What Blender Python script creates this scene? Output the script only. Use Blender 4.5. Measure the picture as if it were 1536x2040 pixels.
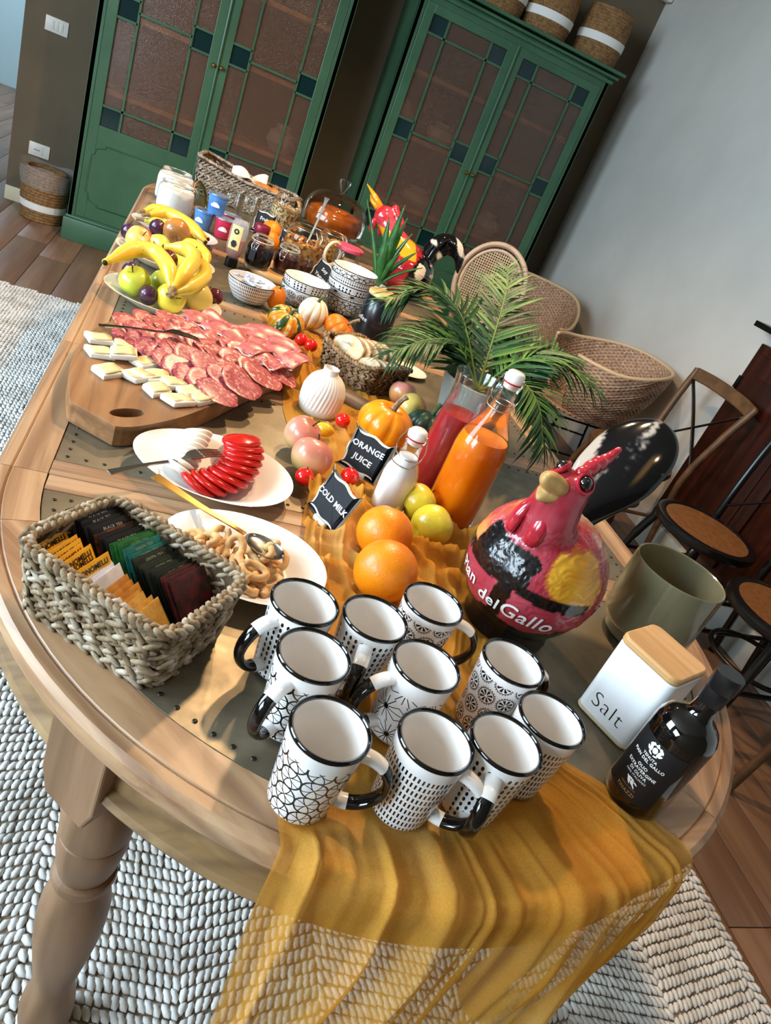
import bpy, bmesh, math, random
import numpy as np
from mathutils import Vector, Matrix, noise
random.seed(7)
PI = math.pi
S = bpy.context.scene
C = S.collection
for o in list(bpy.data.objects): bpy.data.objects.remove(o)

# ---------------------------------------------------------------- camera
def setup_camera():
    yaw, pitch, roll = math.radians(23.0), math.radians(27.65), math.radians(23.9)
    fw = Vector((math.sin(yaw)*math.cos(pitch), math.cos(yaw)*math.cos(pitch), -math.sin(pitch)))
    r0 = Vector((math.cos(yaw), -math.sin(yaw), 0)); u0 = r0.cross(fw)
    r = r0*math.cos(roll)+u0*math.sin(roll); u = -r0*math.sin(roll)+u0*math.cos(roll)
    cd = bpy.data.cameras.new('camera'); co = bpy.data.objects.new('camera', cd); C.objects.link(co)
    cd.sensor_fit = 'VERTICAL'; cd.sensor_height = 36.0; cd.lens = 36.0*1415/2040; cd.clip_start = 0.02
    m = Matrix.Identity(4)
    for i in range(3): m[i][0], m[i][1], m[i][2] = r[i], u[i], -fw[i]
    m[2][3] = 1.36
    co.matrix_world = m
    S.camera = co
setup_camera()
# ---------------------------------------------------------------- light
w = bpy.data.worlds.new('world'); S.world = w; w.use_nodes = True
w.node_tree.nodes['Background'].inputs[0].default_value = (0.55, 0.72, 1.0, 1)
w.node_tree.nodes['Background'].inputs[1].default_value = 0.1
S.view_settings.view_transform = 'Standard'; S.view_settings.look = 'None'
S.view_settings.exposure = 0.35; S.view_settings.gamma = 1.0; S.view_settings.use_curve_mapping = False
def area(name, loc, target, sx, sy, power, col):
    ld = bpy.data.lights.new(name, 'AREA'); ld.shape = 'RECTANGLE'; ld.size = sx; ld.size_y = sy
    ld.energy = power; ld.color = col
    o = bpy.data.objects.new(name, ld); C.objects.link(o); o.location = loc
    o.rotation_euler = (Vector(target)-Vector(loc)).to_track_quat('-Z', 'Z').to_euler()
def spot(name, loc, target, power, col, ang=100, blend=.5, size=.04):
    ld = bpy.data.lights.new(name, 'SPOT'); ld.energy = power; ld.color = col
    ld.spot_size = math.radians(ang); ld.spot_blend = blend; ld.shadow_soft_size = size
    o = bpy.data.objects.new(name, ld); C.objects.link(o); o.location = loc
    o.rotation_euler = (Vector(target)-Vector(loc)).to_track_quat('-Z', 'Y').to_euler()
DAY = (0.69, 0.86, 1.0); WARM = (1.0, 0.68, 0.40)
area('window_daylight', (-2.93, 1.45, 1.75), (0.4, 1.0, 0.8), 2.3, 1.5, 190, DAY)
area('second_window_daylight', (-2.93, -.65, 1.75), (0.3, 0.5, 0.6), 1.2, 1.5, 105, DAY)
area('next_room_daylight', (-3.4, 8.2, 2.2), (-2.0, 8.5, 0.6), 2.0, 1.6, 300, DAY)
spot('pendant_light_near', (0.62, 1.80, 2.25), (0.45, 1.75, 0.76), 74, WARM, 150, .6, .05)
spot('pendant_light_far', (0.62, 2.95, 2.45), (0.40, 2.85, 0.76), 76, WARM, 152, .6, .05)
spot('ceiling_spot_front', (0.9, 0.3, 2.8), (0.6, 0.7, 0.76), 8, WARM, 90, .8)

# ---------------------------------------------------------------- helpers
def lin(h):
    if isinstance(h, str):
        h = h.lstrip('#'); c = [int(h[i:i+2], 16)/255 for i in (0, 2, 4)]
    else: c = list(h)
    return tuple(((x/12.92) if x <= .04045 else ((x+.055)/1.055)**2.4) for x in c)+(1.0,)
class NT:
    def __init__(s, name):
        s.m = bpy.data.materials.new(name); s.m.use_nodes = True; s.t = s.m.node_tree
        s.b = s.t.nodes['Principled BSDF']; s.out = s.t.nodes['Material Output']
    def n(s, typ, **kw):
        nd = s.t.nodes.new('ShaderNode'+typ)
        for k, v in kw.items():
            if k.startswith('_'): setattr(nd, k[1:], v)
            else: s.put(nd.inputs[int(k[1:]) if k[0] == 'i' and k[1:].isdigit() else k.replace('_', ' ')], v)
        return nd
    def put(s, sock, v):
        if hasattr(v, 'links'): s.t.links.new(v, sock)
        elif hasattr(v, 'outputs'): s.t.links.new(v.outputs[0], sock)
        else: sock.default_value = v
    def set(s, **kw):
        for k, v in kw.items(): s.put(s.b.inputs[k.replace('_', ' ')], v)
        return s
    def coord(s, rnd=0.0, scale=(1, 1, 1)):
        tc = s.n('TexCoord'); v = tc.outputs['Object']
        if rnd:
            oi = s.n('ObjectInfo'); mu = s.n('Math', _operation='MULTIPLY', i0=oi.outputs['Random'], i1=rnd)
            ad = s.n('VectorMath', _operation='ADD', i0=v, i1=mu); v = ad.outputs[0]
        mp = s.n('Mapping', Vector=v); mp.inputs['Scale'].default_value = scale
        return mp.outputs[0]
    def noise(s, vec, scale, detail=4, rough=.55, dist=0.0):
        return s.n('TexNoise', Vector=vec, Scale=scale, Detail=detail, Roughness=rough, Distortion=dist).outputs[0]
    def ramp(s, fac, stops):
        r = s.n('ValToRGB', Fac=fac); e = r.color_ramp.elements
        while len(e) < len(stops): e.new(.5)
        for el, (p, c) in zip(e, stops): el.position = p; el.color = lin(c) if not (isinstance(c, tuple) and len(c) == 4) else c
        return r.outputs[0]
    def math(s, op, a, b=0.0, c=None):
        kw = dict(i0=a, i1=b)
        if c is not None: kw['i2'] = c
        return s.n('Math', _operation=op, **kw).outputs[0]
    def mix(s, fac, a, b):
        nd = s.n('MixRGB', Fac=fac); s.put(nd.inputs[1], a if hasattr(a, 'links') else lin(a)); s.put(nd.inputs[2], b if hasattr(b, 'links') else lin(b))
        return nd.outputs[0]
    def bump(s, h, strength=.3, dist=.002):
        b = s.n('Bump', Strength=strength, Distance=dist, Height=h); s.put(s.b.inputs['Normal'], b.outputs[0]); return s
MATS = {}
def mat(name, col, rough=.5, metal=0.0, var=.0, vs=30, bump=0.0, bs=200, bd=.001, trans=0.0, ior=1.45, coat=0.0, sss=0.0, alpha=1.0, col2=None, rnd=1.0, emit=0):
    if name in MATS: return MATS[name]
    t = NT(name)
    t.set(Roughness=rough, Metallic=metal, IOR=ior)
    c = lin(col)
    v = t.coord(rnd*10)
    if col2 is None and var:
        col2 = tuple(max(0, x*(1-var)) for x in [int(col.lstrip('#')[i:i+2], 16)/255 for i in (0, 2, 4)])
    if col2 is not None:
        t.set(Base_Color=t.ramp(t.noise(v, vs, 5), [(.35, col2), (.65, col)]))
    else: t.set(Base_Color=c)
    if bump: t.bump(t.noise(v, bs, 4), bump, bd)
    if trans: t.b.inputs['Transmission Weight'].default_value = trans
    if coat: t.b.inputs['Coat Weight'].default_value = coat; t.b.inputs['Coat Roughness'].default_value = .06
    if sss:
        t.b.inputs['Subsurface Weight'].default_value = sss; t.b.inputs['Subsurface Radius'].default_value = (.01, .006, .004); t.b.inputs['Subsurface Scale'].default_value = .5
    if alpha < 1: t.b.inputs['Alpha'].default_value = alpha
    MATS[name] = t.m
    return t.m
def vcol(name, rough=.4, coat=0.0, bump=0.0, bs=150, bd=.001, var=0.0, vs=60):
    """material that takes its colour from the mesh's own 'paint' attribute"""
    if name in MATS: return MATS[name]
    t = NT(name); a = t.n('VertexColor', _layer_name='paint'); t.set(Roughness=rough)
    v = t.coord(10)
    if var:
        t.set(Base_Color=t.mix(t.math('MULTIPLY', t.noise(v, vs, 5), var), a.outputs[0], '#201008'))
    else: t.set(Base_Color=a.outputs[0])
    if coat: t.b.inputs['Coat Weight'].default_value = coat; t.b.inputs['Coat Roughness'].default_value = .06
    if bump: t.bump(t.noise(v, bs, 4), bump, bd)
    MATS[name] = t.m; return t.m

def rotz(p, a):
    c, s_ = math.cos(a), math.sin(a); return (p[0]*c-p[1]*s_, p[0]*s_+p[1]*c, p[2])
class MB:
    def __init__(s): s.v = []; s.f = []
    def add(s, vs, fs, M=None):
        b = len(s.v)
        s.v += [tuple(M @ Vector(q)) for q in vs] if M is not None else [tuple(q) for q in vs]
        s.f += [tuple(b+i for i in f) for f in fs]; return s
    def box(s, c, d, M=None, bev=0.0):
        x, y, z = d[0]/2, d[1]/2, d[2]/2
        if not bev:
            vs = [(c[0]+i*x, c[1]+j*y, c[2]+k*z) for k in (-1, 1) for j in (-1, 1) for i in (-1, 1)]
            fs = [(0, 2, 3, 1), (4, 5, 7, 6), (0, 1, 5, 4), (2, 6, 7, 3), (0, 4, 6, 2), (1, 3, 7, 5)]
            return s.add(vs, fs, M)
        bm = bmesh.new(); bmesh.ops.create_cube(bm, size=1)
        for q in bm.verts: q.co = (q.co.x*d[0]+c[0], q.co.y*d[1]+c[1], q.co.z*d[2]+c[2])
        bmesh.ops.bevel(bm, geom=bm.edges[:], offset=bev, segments=2, affect='EDGES', profile=.5)
        bm.verts.index_update()
        s.add([tuple(q.co) for q in bm.verts], [tuple(q.index for q in f.verts) for f in bm.faces], M); bm.free(); return s
    def lathe(s, prof, seg=32, M=None, c=(0, 0, 0), fn=None, closed=False, caps=(1, 1)):
        vs = []; fs = []; n = len(prof)
        for (r, z) in prof:
            for k in range(seg):
                a = 2*PI*k/seg; q = (max(r, 1e-5)*math.cos(a), max(r, 1e-5)*math.sin(a), z)
                if fn: q = fn(q, a)
                vs.append((q[0]+c[0], q[1]+c[1], q[2]+c[2]))
        for i in range(n-1 if not closed else n):
            for k in range(seg):
                k2 = (k+1) % seg; i2 = (i+1) % n
                fs.append((i*seg+k, i*seg+k2, i2*seg+k2, i2*seg+k))
        if not closed:
            if caps[0]: fs.append(tuple(range(seg))[::-1])
            if caps[1]: fs.append(tuple((n-1)*seg+k for k in range(seg)))
        return s.add(vs, fs, M)
    def tube(s, path, rad, seg=8, cap=True, M=None, flat=1.0, up=None, closed=False):
        P = [Vector(p) for p in path]; n = len(P)
        R = rad if hasattr(rad, '__len__') else [rad]*n
        vs = []; fs = []; prev = None
        for i in range(n):
            if closed: t = (P[(i+1) % n]-P[i-1])
            else: t = (P[min(i+1, n-1)]-P[max(i-1, 0)])
            t = t.normalized() if t.length > 1e-9 else Vector((0, 0, 1))
            if prev is None:
                a = Vector(up) if up else (Vector((0, 0, 1)) if abs(t.z) < .9 else Vector((1, 0, 0)))
            else: a = prev
            b = t.cross(a)
            if b.length < 1e-6: b = t.cross(Vector((1, .3, 0)))
            b.normalize(); a = b.cross(t).normalized(); prev = a
            for k in range(seg):
                g = 2*PI*k/seg; q = P[i]+b*(R[i]*math.cos(g))+a*(R[i]*flat*math.sin(g)); vs.append(tuple(q))
        for i in range(n if closed else n-1):
            for k in range(seg):
                k2 = (k+1) % seg; i2 = (i+1) % n
                fs.append((i*seg+k, i*seg+k2, i2*seg+k2, i2*seg+k))
        if cap and not closed:
            fs.append(tuple(range(seg))[::-1]); fs.append(tuple((n-1)*seg+k for k in range(seg)))
        return s.add(vs, fs, M)
    def ball(s, c, r, seg=16, rings=10, M=None, fn=None):
        if not hasattr(r, '__len__'): r = (r, r, r)
        prof = [(math.sin(PI*i/rings), -math.cos(PI*i/rings)) for i in range(rings+1)]
        vs = []; fs = []
        for i, (rr, z) in enumerate(prof):
            for k in range(seg):
                a = 2*PI*k/seg; d = (max(rr, 1e-4)*math.cos(a), max(rr, 1e-4)*math.sin(a), z)
                q = (d[0]*r[0], d[1]*r[1], d[2]*r[2])
                if fn: q = fn(q, d)
                vs.append((c[0]+q[0], c[1]+q[1], c[2]+q[2]))
        for i in range(rings):
            for k in range(seg):
                k2 = (k+1) % seg; fs.append((i*seg+k, i*seg+k2, (i+1)*seg+k2, (i+1)*seg+k))
        return s.add(vs, fs, M)
    def prism(s, out, z0, z1, M=None):
        n = len(out)
        vs = [(x, y, z0) for x, y in out]+[(x, y, z1) for x, y in out]
        fs = [tuple(range(n))[::-1], tuple(range(n, 2*n))]+[(i, (i+1) % n, n+(i+1) % n, n+i) for i in range(n)]
        return s.add(vs, fs, M)
    def grid(s, fn, nu, nv, cu=False, M=None):
        vs = [tuple(fn(i/(nu if cu else nu-1), j/(nv-1))) for i in range(nu) for j in range(nv)]
        fs = []
        for i in range(nu if cu else nu-1):
            i2 = (i+1) % nu
            for j in range(nv-1): fs.append((i*nv+j, i2*nv+j, i2*nv+j+1, i*nv+j+1))
        return s.add(vs, fs, M)
    def mesh(s, name, ang=40, recalc=True):
        me = bpy.data.meshes.new(name); me.from_pydata(s.v, [], s.f); me.validate()
        if recalc:
            bm = bmesh.new(); bm.from_mesh(me); bmesh.ops.recalc_face_normals(bm, faces=bm.faces[:]); bm.to_mesh(me); bm.free()
        if ang:
            me.shade_smooth()
            if ang < 180: me.set_sharp_from_angle(angle=math.radians(ang))
        return me
    def build(s, name, m, parent=None, ang=40, loc=None, mods=None, recalc=True):
        return link(name, s.mesh(name, ang, recalc), m, parent, loc, mods)
def link(name, me, m=None, parent=None, loc=None, mods=None):
    o = bpy.data.objects.new(name, me); C.objects.link(o)
    if m is not None and len(me.materials) == 0: me.materials.append(m)
    if parent is not None: o.parent = parent
    if loc is not None: o.location = loc
    for md in (mods or []):
        if md[0] == 'bev':
            b = o.modifiers.new('b', 'BEVEL'); b.width = md[1]; b.segments = md[2] if len(md) > 2 else 2; b.limit_method = 'ANGLE'; b.angle_limit = math.radians(35)
        elif md[0] == 'sub':
            b = o.modifiers.new('s', 'SUBSURF'); b.levels = md[1]; b.render_levels = md[1]
        elif md[0] == 'sol':
            b = o.modifiers.new('t', 'SOLIDIFY'); b.thickness = md[1]; b.offset = md[2] if len(md) > 2 else -1
    return o
def paint(me, fn):
    """fn(co, normal) -> sRGB (r,g,b) floats"""
    ca = me.color_attributes.new('paint', 'FLOAT_COLOR', 'POINT')
    for i, v in enumerate(me.vertices): ca.data[i].color = lin(fn(v.co, v.normal))
def mixc(a, b, t):
    t = max(0, min(1, t)); return tuple(x*(1-t)+y*t for x, y in zip(a, b))
def hx(h): h = h.lstrip('#'); return tuple(int(h[i:i+2], 16)/255 for i in (0, 2, 4))
def sstep(a, b, x):
    t = max(0, min(1, (x-a)/(b-a))); return t*t*(3-2*t)
def tag(o, label, cat, group=None, kind=None):
    o['label'] = label; o['category'] = cat
    if group: o['group'] = group
    if kind: o['kind'] = kind
    return o
def thing(name, label, cat, loc=(0, 0, 0), rz=0, group=None):
    o = bpy.data.objects.new(name, None); C.objects.link(o); o.empty_display_size = .02
    o.location = loc; o.rotation_euler = (0, 0, rz) if not hasattr(rz, '__len__') else rz
    return tag(o, label, cat, group)
def dup(root, loc, rz=0, label=None, group=None, scale=None):
    r = root.copy(); C.objects.link(r); r.location = loc; r.rotation_euler = (0, 0, rz) if not hasattr(rz, '__len__') else rz
    if label: r['label'] = label
    if group: r['group'] = group
    if scale is not None: r.scale = (scale,)*3 if not hasattr(scale, '__len__') else scale
    for ch in list(root.children):
        c = ch.copy(); C.objects.link(c); c.parent = r
        for g in list(ch.children):
            d = g.copy(); C.objects.link(d); d.parent = c
    return r
def struct(o): o['kind'] = 'structure'; return o
FONT = None
def text_mesh(txt, size, align='CENTER', spacing=1.0, res=3, shear=0.0, line=1.0, bold=0.0):
    cu = bpy.data.curves.new('txt', 'FONT'); cu.body = txt; cu.size = size; cu.align_x = align; cu.align_y = 'CENTER'
    cu.space_character = spacing; cu.resolution_u = res; cu.shear = shear; cu.space_line = line; cu.offset = bold
    o = bpy.data.objects.new('txt', cu); C.objects.link(o)
    me = bpy.data.meshes.new_from_object(o)
    bpy.data.objects.remove(o); bpy.data.curves.remove(cu)
    return me
def remesh(objs_mb, voxel, smooth=6, name='m'):
    """fuse overlapping shapes into one continuous skin"""
    me = objs_mb.mesh(name, 0); sc = bpy.data.scenes.new('tmp'); o = bpy.data.objects.new('tmp', me); sc.collection.objects.link(o)
    r = o.modifiers.new('r', 'REMESH'); r.mode = 'VOXEL'; r.voxel_size = voxel
    if smooth:
        s_ = o.modifiers.new('s', 'SMOOTH'); s_.iterations = smooth; s_.factor = .5
    vl = sc.view_layers[0]; vl.update(); dg = vl.depsgraph
    out = bpy.data.meshes.new_from_object(o.evaluated_get(dg))
    bpy.data.objects.remove(o); bpy.data.meshes.remove(me); bpy.data.scenes.remove(sc)
    out.shade_smooth(); out.name = name
    return out
TZ = 0.76
ORD = ['first', 'second', 'third', 'fourth', 'fifth', 'sixth', 'seventh', 'eighth', 'ninth', 'tenth', 'eleventh', 'twelfth', 'thirteenth', 'fourteenth']
# ================================================================ room shell
def wood_mat(name, c1, c2, c3, rough=.45, axis=0, gs=1.0, bump=.15, coat=0.0, ov=.28):
    t = NT(name); sc = [28*gs]*3; sc[axis] = 1.6*gs
    v = t.coord(13.0, tuple(sc))
    n1 = t.noise(v, 1.0, 6, .6, .6)
    sc2 = [6*gs]*3; sc2[axis] = .55*gs
    v2 = t.coord(7.0, tuple(sc2)); w_ = t.n('TexWave', Vector=v2, Scale=1.3, Distortion=5.0, Detail=3.0, _wave_type='RINGS')
    w_.inputs['Detail Scale'].default_value = 1.2
    col = t.ramp(n1, [(.3, c1), (.5, c2), (.72, c3)])
    col = t.mix(t.math('MULTIPLY', t.math('POWER', w_.outputs['Fac'], 3.0), .62), col, c1)
    oi = t.n('ObjectInfo'); hs = t.n('HueSaturation', Color=col); t.put(hs.inputs['Value'], t.math('MULTIPLY_ADD', oi.outputs['Random'], ov, 1-ov/2))
    t.set(Base_Color=hs.outputs[0], Roughness=rough); t.bump(n1, bump, .001)
    if coat: t.b.inputs['Coat Weight'].default_value = coat
    MATS[name] = t.m; return t.m
M_floor = wood_mat('floor_oak', '#6e4f3c', '#86664f', '#957660', .42, 1, .7, ov=.12)
M_taupe = mat('taupe_wall_paint', '#6b5f4c', .85, var=.08, vs=3, bump=.05, bs=300)
M_white = mat('white_wall_paint', '#cdcac2', .8, var=.05, vs=2, bump=.06, bs=250)
M_pale = mat('pale_blue_wall', '#c3dbe2', .8)
M_ceil = mat('ceiling_white', '#9c958a', .9)
M_cream = mat('cream_baseboard', '#e4d6b4', .5)
M_green = mat('green_cabinet_paint', '#42694d', .36, col2='#385d43', vs=4, bump=.04, bs=60)
M_teal = mat('teal_stained_glass', '#0b2a2d', .12)
M_insideW = mat('cabinet_inside', '#6f4a35', .7, var=.2, vs=8)
M_shelf = mat('cabinet_shelf_wood', '#eab070', .6, var=.2, vs=12)
M_brass = mat('aged_brass', '#b98d4a', .3, 1.0)
M_plastic = mat('white_plastic', '#e2dfd6', .4)
M_black = mat('black_plastic', '#0c0c0d', .3)

XW, XE, YS, YN, ZC = -3.0, 2.60, -1.6, 5.28, 2.9
fl = struct(MB().box(((XW+XE)/2, 4.2, -.03), (XE-XW, 11.8, .04)).build('floor', mat('subfloor', '#2c1c14', .8), ang=0))
pw = .165; k = 0; x = XW
plank_me = {}
rng = random.Random(3)
while x < XE-.01:
    y = -1.7-rng.random()*1.5
    while y < 10.0:
        L = 1.75 if y+1.75 < 10.0 else 10.0-y
        wd = min(pw, XE-x)
        key = (round(wd, 3), round(L, 2))
        if key not in plank_me: plank_me[key] = MB().box((0, 0, 0), (wd-.003, L-.003, .02), bev=.0015).mesh('plank', 30)
        if y+L > -1.5: link('plank', plank_me[key], M_floor, fl, (x+wd/2, y+L/2, -.01))
        y += L
    x += pw
struct(MB().box((.76, YN+.1, 1.45), (3.68, .2, 2.9)).build('wall_back', M_taupe, ang=0))
struct(MB().box((XE+.1, 1.84, 1.45), (.2, 7.28, 2.9)).build('wall_right', M_white, ang=0))
struct(MB().box((0, YS-.1, 1.45), (6, .2, 2.9)).build('wall_front', M_taupe, ang=0))
wl = MB()
for (y0, y1, z0, z1) in ((-1.7, -1.3, 0, 2.9), (.0, .25, 0, 2.9), (-1.3, 0, 0, .95), (-1.3, 0, 2.55, 2.9), (2.65, 10.0, 0, 2.9), (.25, 2.65, 0, .95), (.25, 2.65, 2.55, 2.9)):
    wl.box((XW-.1, (y0+y1)/2, (z0+z1)/2), (.2, y1-y0, z1-z0))
struct(wl.build('wall_left', M_taupe, ang=0))
wn = struct(MB().box((XW-.12, 1.45, .97), (.2, 2.46, .04)).build('window_1', M_plastic, ang=0))
for (c, d) in (((XW-.1, .28, 1.75), (.06, .06, 1.6)), ((XW-.1, 2.62, 1.75), (.06, .06, 1.6)), ((XW-.1, 1.45, 1.75), (.06, .08, 1.6)), ((XW-.1, 1.45, 2.52), (.06, 2.4, .06))):
    MB().box(c, d).build('window_frame', M_plastic, wn, ang=0)
wn = struct(MB().box((XW-.12, -.65, .97), (.2, 1.36, .04)).build('window_2', M_plastic, ang=0))
for (c, d) in (((XW-.1, -1.27, 1.75), (.06, .06, 1.6)), ((XW-.1, -.03, 1.75), (.06, .06, 1.6)), ((XW-.1, -.65, 2.52), (.06, 1.3, .06))):
    MB().box(c, d).build('window_frame', M_plastic, wn, ang=0)
struct(MB().box((-.2, 4.2, 2.95), (5.6, 11.8, .1)).build('ceiling', M_ceil, ang=0))
struct(MB().box((-1.5, 10.05, 1.45), (3.2, .1, 2.9)).build('wall_far', M_pale, ang=0))
struct(MB().box((.1, 7.7, 1.45), (.1, 4.6, 2.9)).build('wall_passage', M_pale, ang=0))
struct(MB().box((-.870, YN-.006, .043), (.42, .012, .086), bev=.002).build('baseboard_back', M_cream))
struct(MB().box((XE-.006, 3.98, .05), (.012, 2.56, .1), bev=.002).build('baseboard_right', mat('white_trim', '#c9c9c6', .5)))
# light switch and socket on the taupe wall
o = thing('light_switch', 'white rectangular light switch plate on the taupe wall', 'light switch', (-.905, YN, 1.045))
MB().box((0, -.004, 0), (.125, .008, .078), bev=.003).build('cover_plate', M_plastic, o)
for i in (-1, 0, 1): MB().box((i*.0235, -.0095, 0), (.0225, .004, .044), bev=.001).build('rocker', M_plastic, o)
o = thing('wall_socket', 'white power socket plate above the pale baseboard', 'socket', (-.915, YN, .35))
MB().box((0, -.004, 0), (.12, .008, .078), bev=.003).build('cover_plate', M_plastic, o)
MB().box((-.012, -.0095, 0), (.07, .003, .045), bev=.001).build('socket_insert', M_plastic, o)
for i in range(3): MB().lathe([(.003, 0), (.003, .002)], 10, Matrix.Translation((-.024+i*.012, -.012, 0)) @ Matrix.Rotation(PI/2, 4, 'X')).build('pin_hole', M_black, o)
tag(MB().box((2.55, 5.22, 2.58), (.09, .07, .06), bev=.012).build('alarm_sensor', M_plastic), 'small white sensor in the upper corner above the white wall', 'sensor')

# ---------------------------------------------------------------- glazed cabinets
def glass_pane_mat():
    t = NT('textured_pane'); v = t.coord(3)
    vo = t.n('TexVoronoi', Vector=v, Scale=170.0)
    b = t.n('Bump', Strength=.55, Distance=.002, Height=vo.outputs['Distance'])
    gl = t.n('BsdfGlossy', Roughness=.14); gl.inputs[0].default_value = (.8, .78, .76, 1); t.put(gl.inputs['Normal'], b.outputs[0])
    tr = t.n('BsdfTransparent'); tr.inputs[0].default_value = (.90, .80, .73, 1)
    df = t.n('BsdfDiffuse'); t.put(df.inputs[0], t.mix(t.math('GREATER_THAN', t.noise(v, 300, 2), .63), '#8a6a58', '#f4ead8'))
    fr = t.n('Fresnel', IOR=1.5); t.put(fr.inputs['Normal'], b.outputs[0])
    m1 = t.n('MixShader', Fac=.24); t.put(m1.inputs[1], tr.outputs[0]); t.put(m1.inputs[2], df.outputs[0])
    m2 = t.n('MixShader', Fac=fr.outputs[0]); t.put(m2.inputs[1], m1.outputs[0]); t.put(m2.inputs[2], gl.outputs[0])
    t.put(t.out.inputs[0], m2.outputs[0]); return t.m
M_pane = glass_pane_mat()
def cabinet(name, label, x0, x1):
    cx = (x0+x1)/2; W = x1-x0
    r = thing(name, label, 'cabinet', (cx, 4.83, 0), 0)
    H = 2.0; D = .448; hw = W/2
    for s in (-1, 1): MB().box((s*(hw-.012), D/2, H/2), (.024, D, H)).build('side_panel', M_green, r, 0)
    MB().box((0, D-.01, H/2), (W-.05, .018, H-.02)).build('back_panel', M_insideW, r, 0)
    MB().box((0, D/2, .14), (W-.05, D-.03, .03)).build('bottom_panel', M_insideW, r, 0)
    MB().box((0, D/2+.01, H-.012), (W-.05, D-.03, .02)).build('top_panel', M_insideW, r, 0)
    f = MB()
    f.box((-hw+.021, .011, H/2+.06), (.042, .022, H-.13)); f.box((hw-.021, .011, H/2+.06), (.042, .022, H-.13)); f.box((0, .011, H-.035), (W-.084, .022, .07)); f.box((0, .011, .135), (W-.084, .022, .03))
    f.build('face_frame', M_green, r, 0, mods=[('bev', .003)])
    p = MB(); p.box((0, .21, .065), (W+.03, .49, .13), bev=.004); p.box((0, .215, .137), (W+.012, .47, .014), bev=.005)
    p.build('plinth', M_green, r)
    c = MB(); prof = [(0, 1.965), (.012, 1.965), (.014, 1.985), (.03, 1.995), (.034, 2.01), (.055, 2.022), (.058, 2.04), (0, 2.04)]
    for (ox, z0), (oz, z1) in zip(prof[1:-1:2], prof[2::2]): c.box((0, D/2-ox/2-.01, (z0+z1)/2), (W+2*ox, D+ox, max(z1-z0, .012)))
    c.build('cornice', M_green, r, 0, mods=[('bev', .003)])
    for z in (.858, 1.252, 1.592):
        MB().box((0, .225, z), (W-.06, .38, .024)).build('shelf', M_shelf, r, 0)
    for s in (-1, 1):
        d = MB(); dw = hw-.042-.002; dx = s*(dw/2+.001)
        st = .055; z0, z1 = .152, 1.932; gl0, gl1 = .68, 1.885
        y = -.004
        for xx in (dx-dw/2+st/2, dx+dw/2-st/2): d.box((xx, y+.012, (z0+z1)/2), (st, .026, z1-z0))
        d.box((dx, y+.012, (gl1+z1)/2), (dw-2*st+.004, .026, z1-gl1)); d.box((dx, y+.012, (z0+gl0)/2), (dw-2*st+.004, .024, gl0-z0))
        do = d.build('door', M_green, r, 0, mods=[('bev', .003)])
        # notched raised panel below the glass
        pw2, ph = dw-2*st+.03, .345; pz = .41; nx, nz = .035, .03
        a, bb = pw2/2, ph/2
        out = [(-a+2*nx, -bb), (a-2*nx, -bb), (a-2*nx, -bb+nz*.4), (a-nx*.6, -bb+nz), (a-nx*.4, -bb+2*nz), (a, -bb+2.3*nz), (a, bb-2.3*nz), (a-nx*.4, bb-2*nz), (a-nx*.6, bb-nz), (a-2*nx, bb-nz*.4), (a-2*nx, bb), (-a+2*nx, bb), (-a+2*nx, bb-nz*.4), (-a+nx*.6, bb-nz), (-a+nx*.4, bb-2*nz), (-a, bb-2.3*nz), (-a, -bb+2.3*nz), (-a+nx*.4, -bb+2*nz), (-a+nx*.6, -bb+nz), (-a+2*nx, -bb+nz*.4)]
        M = Matrix.Translation((dx, -.002, pz)) @ Matrix.Rotation(PI/2, 4, 'X')
        MB().prism(out, .0, .009, M).build('raised_panel', M_green, do, 0, mods=[('bev', .0035)])
        MB().tube([tuple(M @ Vector((x_, y_, .0075))) for x_, y_ in out], .0042, 6, closed=True).build('panel_bead', M_green, do, 60)
        gx0, gx1 = dx-dw/2+st, dx+dw/2-st; v0, v1 = gx0+.105, gx1-.105
        mu = MB(); mw = .012; ym = .006
        def bar(xa, za, xb, zb):
            if abs(xa-xb) < 1e-6: MB().box((xa, ym, (za+zb)/2), (mw, .016, abs(zb-za))).build('muntin', M_green, do, 0)
            else: MB().box(((xa+xb)/2, ym-.001, za), (abs(xb-xa), .014, mw)).build('muntin', M_green, do, 0)
        bar(v0, gl0, v0, gl1); bar(v1, gl0, v1, gl1)
        zz = {'b': .786, 'm0': 1.23, 'm': 1.282, 'm1': 1.336, 't': 1.79}
        bar(gx0, zz['b'], gx1, zz['b']); bar(gx0, zz['t'], gx1, zz['t']); bar(v0, zz['m'], v1, zz['m'])
        for (a_, b_) in ((gx0, v0), (v1, gx1)):
            bar(a_, zz['m0'], b_, zz['m0']); bar(a_, zz['m1'], b_, zz['m1'])
        def pane(xa, xb, za, zb, m): MB().box(((xa+xb)/2, .013, (za+zb)/2), (xb-xa-.002, .004, zb-za-.002)).build('pane', m, do, 0)
        for (a_, b_) in ((gx0, v0), (v1, gx1)):
            pane(a_, b_, gl0, zz['b'], M_teal); pane(a_, b_, zz['b'], zz['m0'], M_pane); pane(a_, b_, zz['m0'], zz['m1'], M_teal)
            pane(a_, b_, zz['m1'], zz['t'], M_pane); pane(a_, b_, zz['t'], gl1, M_teal)
        pane(v0, v1, gl0, zz['b'], M_pane); pane(v0, v1, zz['b'], zz['m'], M_pane); pane(v0, v1, zz['m'], zz['t'], M_pane); pane(v0, v1, zz['t'], gl1, M_pane)
        MB().lathe([(.004, 0), (.005, .012), (.011, .016), (.012, .024), (.007, .03), (.001, .031)], 14, Matrix.Translation((s*.022, -.005, 1.195)) @ Matrix.Rotation(PI/2, 4, 'X')).build('knob', M_brass, do)
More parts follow.
